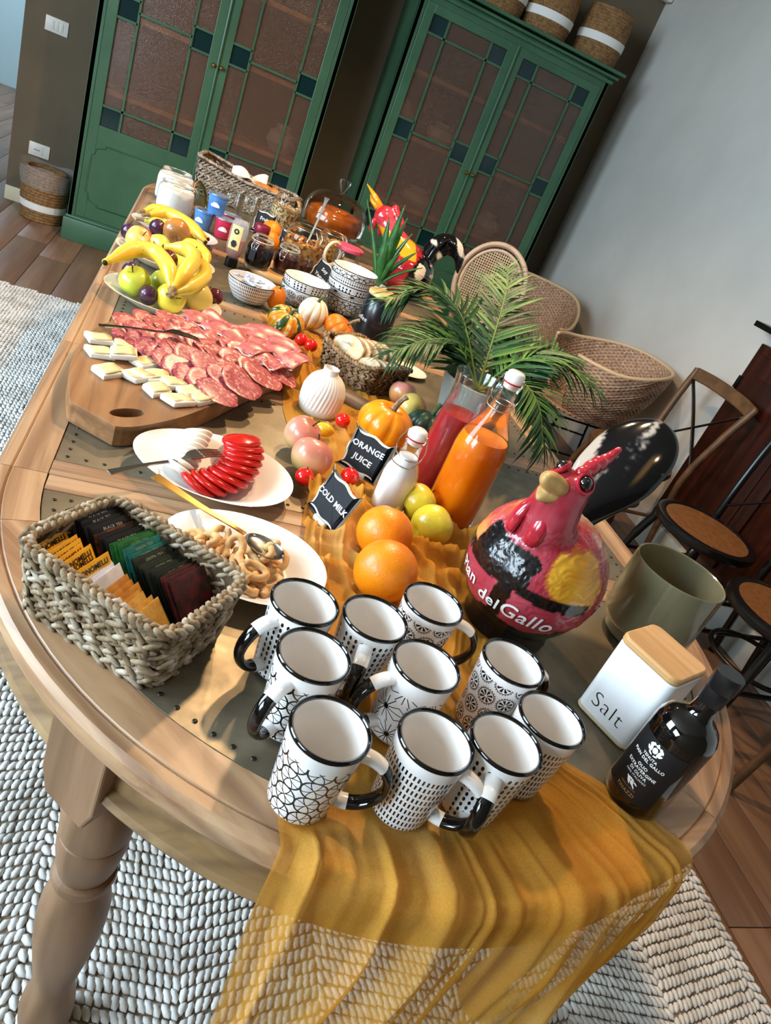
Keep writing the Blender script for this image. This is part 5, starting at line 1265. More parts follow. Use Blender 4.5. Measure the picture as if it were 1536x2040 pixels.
for i in range(9):
    o = link('creamer_sachet', sachet_mesh(.020, .034, .005) if i == 0 else bpy.data.objects['creamer_sachet'].data, M_sb, None, (.218+rg.uniform(-.034, .034), 2.075+rg.uniform(-.034, .034), TZ+.040+.002*i)); o.rotation_euler = (rg.uniform(1.0, 1.6), rg.uniform(-.4, .4), rg.random()*6)
    tag(o, 'blue and white paper sachet in the dash patterned bowl', 'sachet', 'sachets in the bowl')
t = thing('black_canister', 'black metal canister with a pale wooden lid', 'canister', (.612, 2.125, TZ+.0008))
MB().lathe([(.001, 0), (.053, 0), (.055, .003), (.055, .108), (.0535, .110), (.0535, .114), (.055, .116), (.055, .124), (.050, .125)], 44).build('body', mat('navy_black_enamel', '#0f141c', .3, coat=.3), t, 40)
MB().lathe([(.001, .1245), (.0525, .1245), (.0525, .133), (.051, .135), (.001, .135)], 44).build('lid', M_bam, t, 40)
lettering('Coffee', .020, M_inkw, t, None, 1.1, 2, 0, fn=wrap(math.radians(-165), .0555, .050))

# ================================================================ jars and jam
M_jam = mat('dark_jam', '#1c0a10', .2); M_jam2 = mat('brown_jam', '#4a1d10', .2)
def clip_jar(name, label, x, y, z, r, h, m, fill, lidh=.018, tagm=None, cat='jar', open_lid=False, az=-2.0, cname='filling'):
    t = thing(name, label, cat, (x, y, TZ+z), 0)
    pr_ = [(.001, .0005), (r*.86, .0005), (r*.97, .008), (r, .02), (r, h*.72), (r*.94, h*.84), (r*.80, h*.92), (r*.80, h)]
    MB().lathe(pr_+[(r*.76, h), (r*.76, h*.93)], 36, caps=(1, 0)).build('glass', M_glass, t, 60)
    MB().lathe([(.001, .004), (r*.84, .005), (r*.95, .012), (r*.97, .022), (r*.97, min(fill, h*.70)), (r*.90, fill), (.001, fill+.002)], 32).build(cname, m, t, 60)
    if not open_lid:
        MB().lathe([(r*.80, h+.001), (r*.84, h+.004), (r*.82, h+.009), (r*.60, h+lidh), (.001, h+lidh+.003)], 36, caps=(0, 0)).build('glass_lid', M_glass, t, 60)
        MB().lathe([(r*.72, h-.001), (r*.84, h), (r*.84, h+.003), (r*.72, h+.003)], 36, closed=True).build('seal', mat('cream_rubber', '#d8cbb0', .6), t, 60)
    w = MB(); rr = r*.86
    w.tube([(rr*math.cos(a), rr*math.sin(a), h-.004) for a in np.linspace(0, 2*PI, 28, endpoint=False)], .0011, 6, closed=True)
    c, s_ = math.cos(az), math.sin(az)
    for k in (-1, 1): w.tube([(rr*c-k*.010*s_, rr*s_+k*.010*c, h+.004), ((r+.010)*c-k*.010*s_, (r+.010)*s_+k*.010*c, h-.012), ((r+.008)*c-k*.006*s_, (r+.008)*s_+k*.006*c, h-.032)], .0011, 6)
    w.tube([((r+.008)*c-.006*s_, (r+.008)*s_+.006*c, h-.032), ((r+.008)*c+.006*s_, (r+.008)*s_-.006*c, h-.032)], .0011, 6)
    w.build('wire_clip', M_wire, t, 60)
    if tagm: MB().box(((r+.0115)*c, (r+.0115)*s_, h*.50), (.020, .002, .032), Matrix.Translation(((r+.0115)*c, (r+.0115)*s_, 0)) @ Matrix.Rotation(az+PI/2, 4, 'Z') @ Matrix.Translation((-(r+.0115)*c, -(r+.0115)*s_, 0))).build('name_tag', M_slate, t, 0)
    return t
tag(MB().lathe([(.001, 0), (.11, 0), (.112, .003), (.112, .015), (.11, .018), (.001, .018)], 48).build('wooden_tray', M_bam, None, 40, (.330, 2.470, TZ+.0008)), 'round wooden tray under the jam jars', 'tray')
clip_jar('jam_jar', 'clip top jar of dark jam with a black tag', .250, 2.420, .020, .044, .082, M_jam, .060, tagm=1, az=math.radians(-118))
clip_jar('jam_jar', 'clip top jar of brown jam beside the dark one', .345, 2.455, .020, .042, .078, M_jam2, .055, az=math.radians(-118))
def grain_mat(name, a, b, c, sc):
    t = NT(name); v = t.coord(4); vo = t.n('TexVoronoi', Vector=v, Scale=sc); cr = t.ramp(t.n('SeparateColor', Color=vo.outputs['Color']).outputs[0], [(.2, a), (.5, b), (.8, c)])
    t.set(Base_Color=cr, Roughness=.8); t.bump(vo.outputs['Distance'], .8, .004); return t.m
M_mues = grain_mat('muesli', '#7a5a38', '#c9ab78', '#e6d3a8', 130); M_flak = grain_mat('corn_flakes', '#6a3a14', '#a8692c', '#d09a50', 75); M_nuts = grain_mat('golden_cereal', '#8a5a20', '#c48a3a', '#e0b468', 90)
def flakes(name, m, r, z0, z1, n, parent, s=.008):
    rg = random.Random(n); ms = []
    for i in range(n):
        a = rg.random()*2*PI; q = r*math.sqrt(rg.random())*.95 if i % 3 else r*.96; z = rg.uniform(z0, z1) if i % 3 == 0 else z1+rg.uniform(-.004, .008)
        ms.append(Matrix.Translation((q*math.cos(a), q*math.sin(a), z)) @ Matrix.Rotation(rg.random()*6, 4, 'Z') @ Matrix.Rotation(rg.random()*3, 4, 'X'))
    v, f = lump(s*1.6, s*.8, s*.18, 6, 4); scatter(name, v, f, ms, m, parent)
j = clip_jar('muesli_jar', 'tall glass jar of pale muesli behind the oranges', .395, 3.255, .0008, .064, .150, M_mues, .095, open_lid=True, cname='muesli'); flakes('muesli_flakes', M_mues, .058, .02, .095, 160, j, .006)
j = clip_jar('cereal_jar', 'round glass jar of brown corn flakes with a spoon', .430, 2.715, .0008, .080, .140, M_flak, .085, open_lid=True, az=math.radians(-70), cname='corn_flakes'); flakes('loose_flakes', M_flak, .072, .02, .085, 200, j, .010)
j = clip_jar('cereal_jar', 'glass jar of golden cereal in front of the cake dome', .575, 2.985, .0008, .062, .110, M_nuts, .070, open_lid=True, az=math.radians(-60), cname='cereal'); flakes('loose_cereal', M_nuts, .056, .02, .07, 130, j, .008)
sp2 = thing('scoop_spoon', 'silver spoon standing in the corn flakes jar', 'spoon', (0, 0, 0))
ribbon(curve_pts([Vector((.435, 2.72, TZ+.09)), Vector((.452, 2.75, TZ+.17)), Vector((.462, 2.77, TZ+.235)), Vector((.464, 2.775, TZ+.25))], 14), [.0035]*7+[.004, .005, .0065, .008, .0095, .010, .009], .0025).build('handle', M_steel, sp2, 50)
MB().ball((.432, 2.712, TZ+.078), (.017, .012, .022), 16, 10).build('bowl', M_steel, sp2, 180)
# honey jar (dark, flat) and ring handled jar with a pink lid
t = thing('honey_jar', 'low glass jar of dark honey behind the small sign', 'jar', (.400, 2.600, TZ+.0008))
MB().lathe([(.001, .001), (.052, .001), (.058, .01), (.058, .055), (.050, .068), (.046, .075), (.044, .075)], 36, caps=(1, 0)).build('glass', M_glass, t, 60)
MB().lathe([(.001, .004), (.054, .006), (.055, .04), (.001, .041)], 36).build('honey', mat('dark_honey', '#3a1808', .1), t, 60)
t = thing('ring_jug', 'glass jug with a cream ring handle and pink lid', 'jug', (.590, 2.715, TZ+.0008))
MB().lathe([(.001, .001), (.044, .001), (.050, .01), (.050, .10), (.046, .11), (.044, .11)], 36, caps=(1, 0)).build('glass', M_glass, t, 60)
MB().lathe([(.001, .004), (.046, .006), (.046, .05), (.001, .051)], 36).build('filling', M_mues, t, 60)
MB().lathe([(.001, .111), (.050, .111), (.053, .114), (.053, .124), (.050, .127), (.001, .128)], 36).build('lid', mat('pink_plastic', '#c8506a', .4), t, 40)
MB().tube([(-.062+.040*math.cos(a)*.8, -.035+.040*math.cos(a)*.6, .088+.042*math.sin(a)) for a in np.linspace(0, 2*PI, 36, endpoint=False)], .0062, 10, closed=True).build('ring_handle', mat('cream_plastic', '#ead9b4', .35), t, 180)
# yogurt jar with leaning lid
t = clip_jar('yogurt_jar', 'round glass jar of white yogurt nearest the fruit plates', -.040, 2.870, .0008, .066, .105, M_milk, .086, open_lid=True, az=math.radians(-20), cname='yogurt')
MB().lathe([(.056, 0), (.060, .004), (.056, .010), (.040, .022), (.001, .027)], 32, Matrix.Translation((.078, .050, .070)) @ Matrix.Rotation(1.25, 4, 'Y') @ Matrix.Rotation(.3, 4, 'X'), caps=(0, 0)).build('open_lid', thin_glass('reflection_tinted_glass', (.42, .50, .34), .03), t, 60)  # clear lid glass; the green cabinet's reflection is painted in as its tint
MB().tube([(.058*math.cos(a), .058*math.sin(a), 0) for a in np.linspace(0, 2*PI, 32, endpoint=False)], .0018, 6, closed=True, M=Matrix.Translation((.078, .050, .070)) @ Matrix.Rotation(1.25, 4, 'Y') @ Matrix.Rotation(.3, 4, 'X')).build('seal', mat('orange_rubber', '#d87a28', .5), t, 180)
clip_jar('yogurt_jar', 'second jar of white yogurt behind the first one', -.055, 3.030, .0008, .068, .118, M_milk, .10, open_lid=True, az=math.radians(60), cname='yogurt')
# yogurt pots
def pot(label, x, y, z, body, rz=0):
    t = thing('yogurt_pot', label, 'yogurt pot', (x, y, TZ+z), rz, 'yogurt pots')
    MB().lathe([(.001, 0), (.026, 0), (.028, .003), (.034, .060), (.0365, .061), (.0365, .064), (.034, .065)], 32, caps=(1, 0)).build('cup', body, t, 35)
    MB().lathe([(.001, .0655), (.0375, .0655), (.0372, .0668), (.001, .067)], 32).build('foil_lid', mat('printed_foil', '#c9d4e4', .25, .6, col2='#7f9fd0', vs=60), t, 35)
    q = MB()
    q.grid(lambda u, v: ((.0335+.0004)*math.cos(-2.1+(u-.5)*1.0)*(.93+.02*v), (.0335+.0004)*math.sin(-2.1+(u-.5)*1.0)*(.93+.02*v), .026+.016*v*math.sin(PI*(.12+.76*u))), 12, 4); q.build('white_emblem', mat('print_white', '#eef0f4', .4), t, 180)
Y_b = mat('blue_pot_print', '#5c92d0', .35, col2='#3f78c0', vs=30); Y_r = mat('red_pot_print', '#d8385a', .35, col2='#c02848', vs=30)
pot('blue yogurt pot at the bottom behind the far fruit plate', .066, 2.765, .0008, Y_b); pot('red yogurt pot at the bottom beside the blue one', .140, 2.745, .0008, Y_r, .4); pot('blue yogurt pot stacked on top of the two others', .100, 2.765, .0680, Y_b, .3)
pot('red yogurt pot behind the front red one', .160, 2.850, .0008, Y_r, 2)
for (x, y, lb) in ((.160, 3.020, 'empty glass tumbler left of the pair by the pastry basket'), (.232, 3.085, 'empty glass tumbler right of the pair by the pastry basket')):
    t = thing('tumbler', lb, 'glass', (x, y, TZ+.0008)); MB().lathe([(.001, .001), (.034, .001), (.036, .004), (.041, .11), (.040, .112), (.039, .110), (.034, .012), (.001, .010)], 36).build('glass_wall', M_glass, t, 60)
    MB().tube([(.0405*math.cos(a), .0405*math.sin(a), .111) for a in np.linspace(0, 2*PI, 32, endpoint=False)], .0014, 6, closed=True).build('lip', M_glassg, t, 180)
# squeeze bottle standing on its cap, red capped bottle
t = thing('syrup_bottle', 'clear squeeze bottle standing on its black cap, pale label', 'bottle', (.170, 2.395, TZ+.0008), math.radians(-25))
MB().lathe([(.001, 0), (.019, 0), (.020, .002), (.0195, .026), (.001, .026)], 28).build('cap', M_black, t, 40)
sq = lambda q, a: (q[0]*1.0, q[1]*.66, q[2])
MB().lathe([(.014, .026), (.022, .034), (.029, .055), (.030, .11), (.027, .135), (.022, .146), (.001, .149)], 32, fn=sq, caps=(0, 1)).build('bottle_wall', mat('cloudy_plastic', '#d8dde0', .15, alpha=.24), t, 60)
MB().lathe([(.001, .027), (.013, .027), (.020, .034), (.027, .055), (.0275, .088), (.001, .088)], 32, fn=sq).build('syrup', mat('amber_syrup', '#a8441a', .1), t, 60)
l2 = MB().grid(lambda u, v: ((u-.5)*.036, -.0202+.0035*(2*u-1)**2, .056+.074*v), 10, 3).build('label', mat('pale_yellow_label', '#e6cf8a', .5), t, 180)
MB().prism([(.010*math.cos(k*PI/3), .012*math.sin(k*PI/3)) for k in range(6)], 0, .0006, Matrix.Translation((0, -.0206, .074)) @ Matrix.Rotation(PI/2, 4, 'X')).build('hexagon_print', M_slate, l2, 0)
MB().lathe([(.0085, -.0002), (.0085, .0006), (.004, .0006), (.004, -.0002)], 18, Matrix.Translation((0, -.0206, .112)) @ Matrix.Rotation(PI/2, 4, 'X'), closed=True).build('ring_print', M_slate, l2, 30)
t = thing('sauce_jar', 'small dark jar with a burgundy cap before the oranges', 'jar', (.262, 2.660, TZ+.0008))
MB().lathe([(.001, 0), (.026, 0), (.028, .004), (.028, .070), (.024, .078), (.024, .082)], 30).build('glass', mat('dark_red_glass', '#2a0a10', .08, coat=.6), t, 50)
MB().lathe([(.0262, .078), (.0275, .080), (.0275, .103), (.026, .105), (.001, .105)], 30, caps=(0, 1)).build('cap', mat('burgundy_plastic', '#7a1630', .35), t, 40)
patch(-2.9, -1.0, .025, .062, .0284).build('label', mat('red_black_label', '#a8302a', .5, col2='#1a0c0c', vs=60), t, 180)
# ================================================================ cake under a glass dome
t = thing('cake_stand', 'glass domed cake stand near the far end of the table', 'cake stand', (.600, 3.260, TZ+.0008))
MB().lathe([(.001, .001), (.055, .001), (.057, .004), (.02, .014), (.014, .03), (.016, .05), (.06, .058), (.150, .060), (.154, .064), (.150, .068), (.001, .066)], 48).build('stand', M_glassg, t, 50)
d = MB().lathe([(.137, .069), (.140, .072), (.140, .140), (.132, .172), (.110, .200), (.075, .218), (.035, .227), (.001, .229)], 48, caps=(0, 0)).build('dome', thin_glass('smoke_glass', (.90, .88, .84), .02), t, 60)
MB().lathe([(.008, .228), (.009, .234), (.015, .244), (.024, .262), (.026, .276), (.022, .279), (.001, .280)], 20).build('knob', thin_glass('knob_glass', (.9, .9, .9), .03), t, 50)
cake = MB().lathe([(.025, .070), (.10, .070), (.122, .080), (.126, .105), (.122, .130), (.112, .148), (.080, .158), (.050, .154), (.034, .14), (.030, .12)], 56, fn=lambda q, a: (q[0]*(1+.012*math.cos(10*a)), q[1]*(1+.012*math.cos(10*a)), q[2]))
ck = cake.build('bundt_cake', mat('glazed_cake', '#b8621a', .18, col2='#8a4210', vs=18, coat=.6), None, 50, (.600, 3.260, TZ)); tag(ck, 'glazed brown ring cake under the glass dome', 'cake')
# ================================================================ pastry basket at the far end
woven_basket('pastry_basket', 'long grey seagrass basket of pastries at the far table end', .40, .20, .115, 1.06, .03, (.228, 3.452, TZ+.002), math.radians(-10), straw_mat('seagrass_grey', '#5a4e42', '#9a8c7c', '#c2b7a8'), .0105, .017, (.027, .0042, .0054), top=lambda u, v: .05*max(0, -u)*1.2)
M_past = mat('pastry_crust', '#c88a44', .6, col2='#a8662a', vs=40, bump=.4, bs=80, bd=.003)
def napf(u, v): return (.15+.16*u, 3.42+.10*v, TZ+.112+.045*math.sin(u*4+1)*math.sin(v*5)+.05*max(0, .35-abs(u-.45))*(1 if v < .6 else .3))
tag(MB().grid(napf, 16, 14).build('cloth_napkin', mat('white_linen', '#e6e2da', .85), None, 180, mods=[('sol', .0012, 0)]), 'white napkin crumpled among the pastries', 'napkin')
for i, (x, y, z, a) in enumerate(((.30, 3.43, .105, .3), (.36, 3.41, .100, -.4), (.27, 3.47, .100, .9), (.34, 3.48, .098, 1.6), (.40, 3.42, .09, .2), (.10, 3.48, .085, .7))):
    p = curve_pts([Vector((-.045, .012, 0)), Vector((-.02, -.006, .004)), Vector((.02, -.006, .004)), Vector((.045, .012, 0))], 14)
    o = MB().tube(p, [.006+.016*math.sin(PI*k/13)*(1+.12*(k % 2)) for k in range(14)], 12).build('croissant', M_past, None, 180, (x, y, TZ+z)); o.rotation_euler = (.2, .1, a); tag(o, 'golden croissant in the long grey basket', 'pastry', 'pastries in the basket')

# ================================================================ second rooster
R2 = Vector((.862, 2.815, TZ+.0008)); r2 = thing('ceramic_rooster', 'smaller red and black ceramic rooster at the far table end', 'rooster figure', R2)
b = MB(); b.lathe([(.001, 0), (.055, 0), (.058, .005), (.060, .02), (.085, .05), (.100, .085), (.102, .11), (.092, .140), (.070, .165), (.045, .18), (.001, .185)], 40)
b.tube([(-.02, .02, .13), (-.060, .055, .165), (-.090, .085, .195), (-.120, .115, .225)], [.075, .055, .042, .036], 20)
b.ball((-.130, .125, .238), (.046, .044, .044), 20, 12)
def r2p(co, n):
    nn = noise.noise(co*20)*.5+noise.noise(co*60)*.2; red, yel, blk, cr = hx('#b8202c'), hx('#dd9a1e'), hx('#0c0b0c'), hx('#e8d8c0')
    d = co.x*.75-co.y*.55                       # towards the tail
    if co.z > .205: return mixc(red, hx('#d8606a'), .4+1.5*nn)
    if co.z > .150 and co.x < -.01: return yel if nn < .25 else mixc(yel, red, .5)
    e = ((co.x-.02)/.026)**2+((co.z-.125)/.036)**2
    if e+nn < .9 and co.y < 0: return cr
    if d > .035+.05*nn: return blk if noise.noise(Vector((co.x*12, co.y*12, co.z*40))) < .36 else hx('#c8bda8')
    return mixc(red, hx('#8a121c'), .3+nn)
body = remesh(b, .0045, 4, 'body'); paint(body, r2p); link('body', body, vcol('rooster_gloss', .12, .7), r2)
MB().tube([(-.150, .150, .262), (-.185, .185, .292), (-.220, .220, .318)], [.016, .014, .003], 12, flat=.7).build('beak', mat('yellow_glaze', '#d8941c', .2, coat=.5), r2, 180)
MB().tube([(-.165, .150, .255), (-.19, .18, .272), (-.20, .195, .290)], [.010, .008, .002], 10).build('lower_beak', mat('yellow_glaze', '#d8941c', .2, coat=.5), r2, 180)
cb = MB(); [cb.ball((-.105+.012*i, .115-.010*i, .272-.012*i), (.020, .018, .026-.002*i), 12, 8) for i in range(4)]
link('comb', remesh(cb, .004, 4, 'comb'), M_rred, r2)
for s in (-1, 1): MB().ball((-.150+s*.018, .118-s*.004, .196), (.014, .014, .030), 14, 10).build('wattle', M_rred, r2, 180)
tl = MB()
for i, (dx, dz) in enumerate(((0, 0), (.012, -.018), (-.004, .012))):
    tl.tube(curve_pts([Vector((.050, .0, .135)), Vector((.075, .040-.01*i, .200+dz)), Vector((.115+dx, .035, .245+dz)), Vector((.160+dx, .0, .235+dz)), Vector((.175+dx, -.03, .180+dz*1.5))], 18), [.028, .030, .032, .034, .036, .038, .038, .037, .036, .034, .032, .030, .028, .025, .021, .016, .010, .003], 14, flat=.55)
tme = remesh(tl, .0045, 2, 'tail'); paint(tme, lambda co, n: mixc(hx('#08080a'), hx('#d8d0c4'), sstep(.32, .40, noise.noise(Vector((co.x*16+co.z*10, co.y*6, co.z*10))))))
link('tail', tme, M_tail, r2)
# ================================================================ spiky green plant behind the bowls
t = thing('snake_plant', 'spiky dark green plant between tall bowl stack and far rooster', 'plant', (.690, 2.560, TZ+.0008))
MB().lathe([(.001, 0), (.030, 0), (.034, .003), (.042, .06), (.040, .062), (.037, .055), (.001, .05)], 28).build('pot', M_matte, t, 50)
M_leaf = mat('fleshy_leaf', '#1f4a24', .3, col2='#2f6a30', vs=30, coat=.2)
for i, (dx, dy, h, w_) in enumerate(((0, 0, .30, .020), (.03, .02, .26, .018), (-.03, .03, .24, .020), (-.11, .10, .26, .010), (.06, .0, .25, .012), (.10, -.01, .20, .013), (.13, -.04, .16, .010), (-.02, -.04, .20, .016), (.03, -.05, .18, .016))):
    def lf(u, v, dx=dx, dy=dy, h=h, w_=w_):
        q = v; wd = w_*(1-q**2.2)*(.8+.5*q); x = dx*q**1.3; y = dy*q**1.3; return (x+(u-.5)*2*wd*.8, y-(u-.5)*2*wd*.5+.006*(2*u-1)**2, .045+h*q-(.03*q*q if i > 3 else 0))
    MB().grid(lf, 5, 14).build('leaf', M_leaf, t, 180, mods=[('sol', .002, 0)])

# ================================================================ potted palm
M_pot = mat('grey_planter', '#8b9189', .5, var=.06, vs=6)
pm = thing('potted_palm', 'feathery green palm in a tapered grey planter', 'plant', (.722, 1.490, TZ+.0008))
MB().lathe([(.001, 0), (.060, 0), (.062, .003), (.092, .150), (.090, .152), (.087, .149), (.083, .130), (.001, .128)], 48).build('planter', M_pot, pm, 40)
M_palm = NT('palm_leaf'); oi = M_palm.n('ObjectInfo'); M_palm.set(Base_Color=M_palm.ramp(oi.outputs['Random'], [(.0, '#12351a'), (.5, '#215020'), (1.0, '#527c2c')]), Roughness=.5); M_palm.b.inputs['Subsurface Weight'].default_value = .0
M_palm = M_palm.m
M_rach = mat('palm_stem', '#5f7a34', .5)
def leaflet_mesh(L, w):
    b = MB(); n = 7
    for i in range(n):
        q = i/(n-1); wd = w*(math.sin(PI*min(1, .12+q*.88))**.7)*(1-q*.25)+.0002; z = -.24*L*q*q
        b.v += [(L*q, -wd, z+wd*.35), (L*q, 0, z), (L*q, wd, z+wd*.35)]
    for i in range(n-1):
        for k in (0, 1): b.f.append((i*3+k, i*3+k+1, (i+1)*3+k+1, (i+1)*3+k))
    return b.mesh('leaflet', 180, recalc=False)
LM = [leaflet_mesh(.135, .0052), leaflet_mesh(.112, .0049), leaflet_mesh(.082, .0042)]
rg = random.Random(12); B0 = Vector((0, 0, .13))
def frond(ctrl, n, up=(0, 0, 1), big=0):
    P = curve_pts([B0]+[Vector(c)-pm.location for c in ctrl], 40); fr = MB().tube(P, [.0036-.0028*i/39 for i in range(40)], 6).build('frond', M_rach, pm, 180)
    for i in range(n):
        k = int(6+32.9*i/n); p = P[k]; tg = (P[min(k+1, 39)]-P[k-1]).normalized(); u = Vector(up); s = tg.cross(u).normalized(); uu = s.cross(tg)
        side = 1 if i % 2 else -1; q = i/n; a = math.radians(62-30*q)
        X = (tg*math.cos(a)+s*(side*math.sin(a))+uu*(.22+rg.gauss(0, .08))).normalized(); Y = uu.cross(X).normalized(); Z = X.cross(Y)
        sc = 1.05-.45*q+rg.gauss(0, .06); o = link('leaflet', LM[(0 if q < .55 else 1 if q < .85 else 2)], M_palm, fr)
        o.matrix_local = Matrix(((X.x*sc, Y.x*sc, Z.x*sc, p.x), (X.y*sc, Y.y*sc, Z.y*sc, p.y), (X.z*sc, Y.z*sc, Z.z*sc, p.z), (0, 0, 0, 1)))
_frond = frond
def frond(ctrl, n, up=(0, 0, 1), big=0):
    _frond(ctrl, n, up)
    P = curve_pts([B0]+[Vector(c)-pm.location for c in ctrl], 40); ms = []
    for i in range(n+14):
        k = int(4+34.9*i/(n+14)); p = P[k]; tg = (P[min(k+1, 39)]-P[k-1]).normalized(); u = Vector(up); s = tg.cross(u).normalized(); uu = s.cross(tg)
        side = 1 if i % 2 else -1; q = i/(n+14); a = math.radians(58-30*q)
        X = (tg*math.cos(a)+s*(side*math.sin(a))+uu*(-.12+rg.gauss(0, .12))).normalized(); Y = uu.cross(X).normalized(); Z = X.cross(Y); sc = 1.0-.5*q+rg.gauss(0, .06)
        ms.append(Matrix(((X.x*sc, Y.x*sc, Z.x*sc, p.x), (X.y*sc, Y.y*sc, Z.y*sc, p.y), (X.z*sc, Y.z*sc, Z.z*sc, p.z), (0, 0, 0, 1))))
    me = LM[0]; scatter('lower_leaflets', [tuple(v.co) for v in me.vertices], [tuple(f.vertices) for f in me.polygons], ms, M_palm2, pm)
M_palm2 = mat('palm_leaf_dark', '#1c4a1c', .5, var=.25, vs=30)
frond([(.650, 1.60, 1.02), (.570, 1.67, 1.035), (.475, 1.64, .985)], 46)
frond([(.740, 1.57, 1.0), (.775, 1.69, 1.09), (.800, 1.80, 1.135)], 48, (-.4, -.8, .3))
frond([(.800, 1.50, .99), (.880, 1.45, 1.02), (.955, 1.39, 1.005)], 44)
frond([(.770, 1.42, .96), (.800, 1.34, .945), (.822, 1.27, .875)], 40)
frond([(.640, 1.52, .97), (.560, 1.50, .965), (.485, 1.47, .925)], 42)
frond([(.820, 1.53, 1.0), (.910, 1.56, 1.02), (.985, 1.57, 1.0)], 40)
frond([(.670, 1.59, .97), (.60, 1.66, .95), (.53, 1.70, .90)], 36)
# ================================================================ chairs along the right wall
M_white_wood = mat('washed_beech', '#cfb59c', .55, var=.12, vs=20); M_cane = mat('cane', '#c8ad8c', .6, var=.15, vs=60); M_cane2 = mat('tan_cane', '#8a5a30', .5, var=.2, vs=60)
def cane_chair():
    t = thing('oval_back_chair', 'pale chair with an oval woven cane back behind the palm', 'chair', (1.47, 3.45, .0195), math.radians(-27))
    oz, ow, oh = .755, .185, .215
    # back lies in the local x-z plane at y = +.20, leaning slightly backwards
    def bp(a, k): return (ow*k*math.cos(a), .20+.04*(oh*k*math.sin(a))/oh, oz+oh*k*math.sin(a))
    A = np.linspace(0, 2*PI, 56, endpoint=False)
    MB().tube([bp(a, 1.0) for a in A], .024, 10, closed=True, flat=.6).build('back_frame', M_white_wood, t, 180)
    MB().tube([bp(a, .86) for a in A], .009, 8, closed=True).build('inner_ring', M_white_wood, t, 180)
    lat = MB(); st = .0125; k = .86
    x = -ow*k
    while x < ow*k:
        h_ = oh*k*math.sqrt(max(0, 1-(x/(ow*k))**2)); lat.box((x, .20, oz), (.0045, .003, 2*h_)); x += st
    z = -oh*k
    while z < oh*k:
        w_ = ow*k*math.sqrt(max(0, 1-(z/(oh*k))**2)); lat.box((0, .2005, oz+z), (2*w_, .003, .0045)); z += st
    lat.v = [(a, b+.04*(c-oz)/oh, c) for a, b, c in lat.v]
    o = lat.build('cane_lattice', M_cane, t, 0); o['kind'] = 'stuff'
    MB().lathe([(.001, .43), (.20, .43), (.225, .445), (.225, .465), (.21, .475), (.001, .475)], 40).build('seat', M_white_wood, t, 40)
    MB().lathe([(.001, .475), (.195, .475), (.19, .492), (.12, .505), (.001, .508)], 40).build('cushion', mat('beige_linen', '#c2b49c', .9), t, 60)
    for sx in (-1, 1):
        MB().tube([(sx*.11, .205, .46), (sx*.13, .205, .56), (sx*.14, .20, .64)], [.018, .016, .016], 10).build('back_post', M_white_wood, t, 60)
        for sy in (-1, 1): MB().tube([(sx*.16, sy*.16, .44), (sx*.165, sy*.165, .3), (sx*.17, sy*.17, .0)], [.022, .020, .013], 12).build('leg', M_white_wood, t, 60)
cane_chair()
def wicker_mat():
    t = NT('rattan_weave'); v = t.coord(0); n = t.noise(v, 60, 4); sp_ = t.n('SeparateXYZ', Vector=v); a = t.math('ARCTAN2', sp_.outputs[0], sp_.outputs[1])
    s1 = t.math('SINE', t.math('MULTIPLY', a, 46)); s2 = t.math('SINE', t.math('MULTIPLY', sp_.outputs[2], 330)); w_ = t.math('MULTIPLY', s1, s2)
    c = t.ramp(n, [(.3, '#94704f'), (.5, '#b8957a'), (.7, '#cdb096')])
    t.set(Base_Color=t.mix(t.math('MULTIPLY', t.math('MAXIMUM', w_, 0.0), .55), c, '#4e3826'), Roughness=.7); t.bump(w_, .7, .004); return t.m
M_wick = wicker_mat(); M_rod = mat('black_steel_rod', '#0d0d0f', .4, .6); M_tape = mat('pale_rattan_edge', '#cbb08c', .6)
def tub_chair(label, x, y, face, amax=125, hb=.80, ha=.64):
    t = thing('wicker_tub_chair', label, 'chair', (x, y, 0), face)          # opens towards local -y
    def rimz(a): return ha+(hb-ha)*sstep(-.35, .95, math.cos(a))
    def shell(u, v, off=0.0):
        a = math.radians((u-.5)*2*amax); z0 = .40; z = z0+(rimz(a)-z0)*v; k = (.62+.38*math.sin(PI/2*v)**.8)
        rx, ry = .315*k+off, .30*k+off; return (rx*math.sin(a), ry*math.cos(a)+.03*v*max(0, math.cos(a)), z)
    nu, nv = 130, 44
    def wv(u, v):
        i, j = round(u*(nu-1)), round(v*(nv-1)); return shell(u, v, .004*(1 if ((i//2)+j) % 2 else -1)*(1 if j % 1 == 0 else 0)+.002*math.sin(u*60))
    MB().grid(wv, nu, nv).build('woven_shell', M_wick, t, 180, mods=[('sol', .012, 0)], recalc=False)
    MB().tube([shell(u, 1.0) for u in np.linspace(0, 1, 60)], .010, 8).build('rim_edge', M_tape, t, 180)
    st = MB(); st.grid(lambda u, v: (.205*math.cos(2*PI*u)*v, .20*math.sin(2*PI*u)*v-.04, .40+.004*math.sin(v*90)), 48, 16, True); st.build('seat', M_wick, t, 180, mods=[('sol', .014, 0)])
    for sx in (-1, 1):
        MB().tube([(sx*.20, -.20, .39), (sx*.23, -.25, .0)], .007, 8).build('leg', M_rod, t, 60)
        MB().tube([(sx*.18, .17, .39), (sx*.22, .24, .0)], .007, 8).build('leg', M_rod, t, 60)
        MB().tube([(sx*.20, -.20, .385), (sx*.18, .17, .385)], .006, 8).build('side_rail', M_rod, t, 60)
        MB().tube([(sx*.215, -.225, .20), (sx*.20, .205, .20)], .006, 8).build('stretcher', M_rod, t, 60)
    MB().tube([(-.20, -.20, .385), (.20, -.20, .385)], .006, 8).build('front_rail', M_rod, t, 60); MB().tube([(-.18, .17, .385), (.18, .17, .385)], .006, 8).build('rear_rail', M_rod, t, 60)
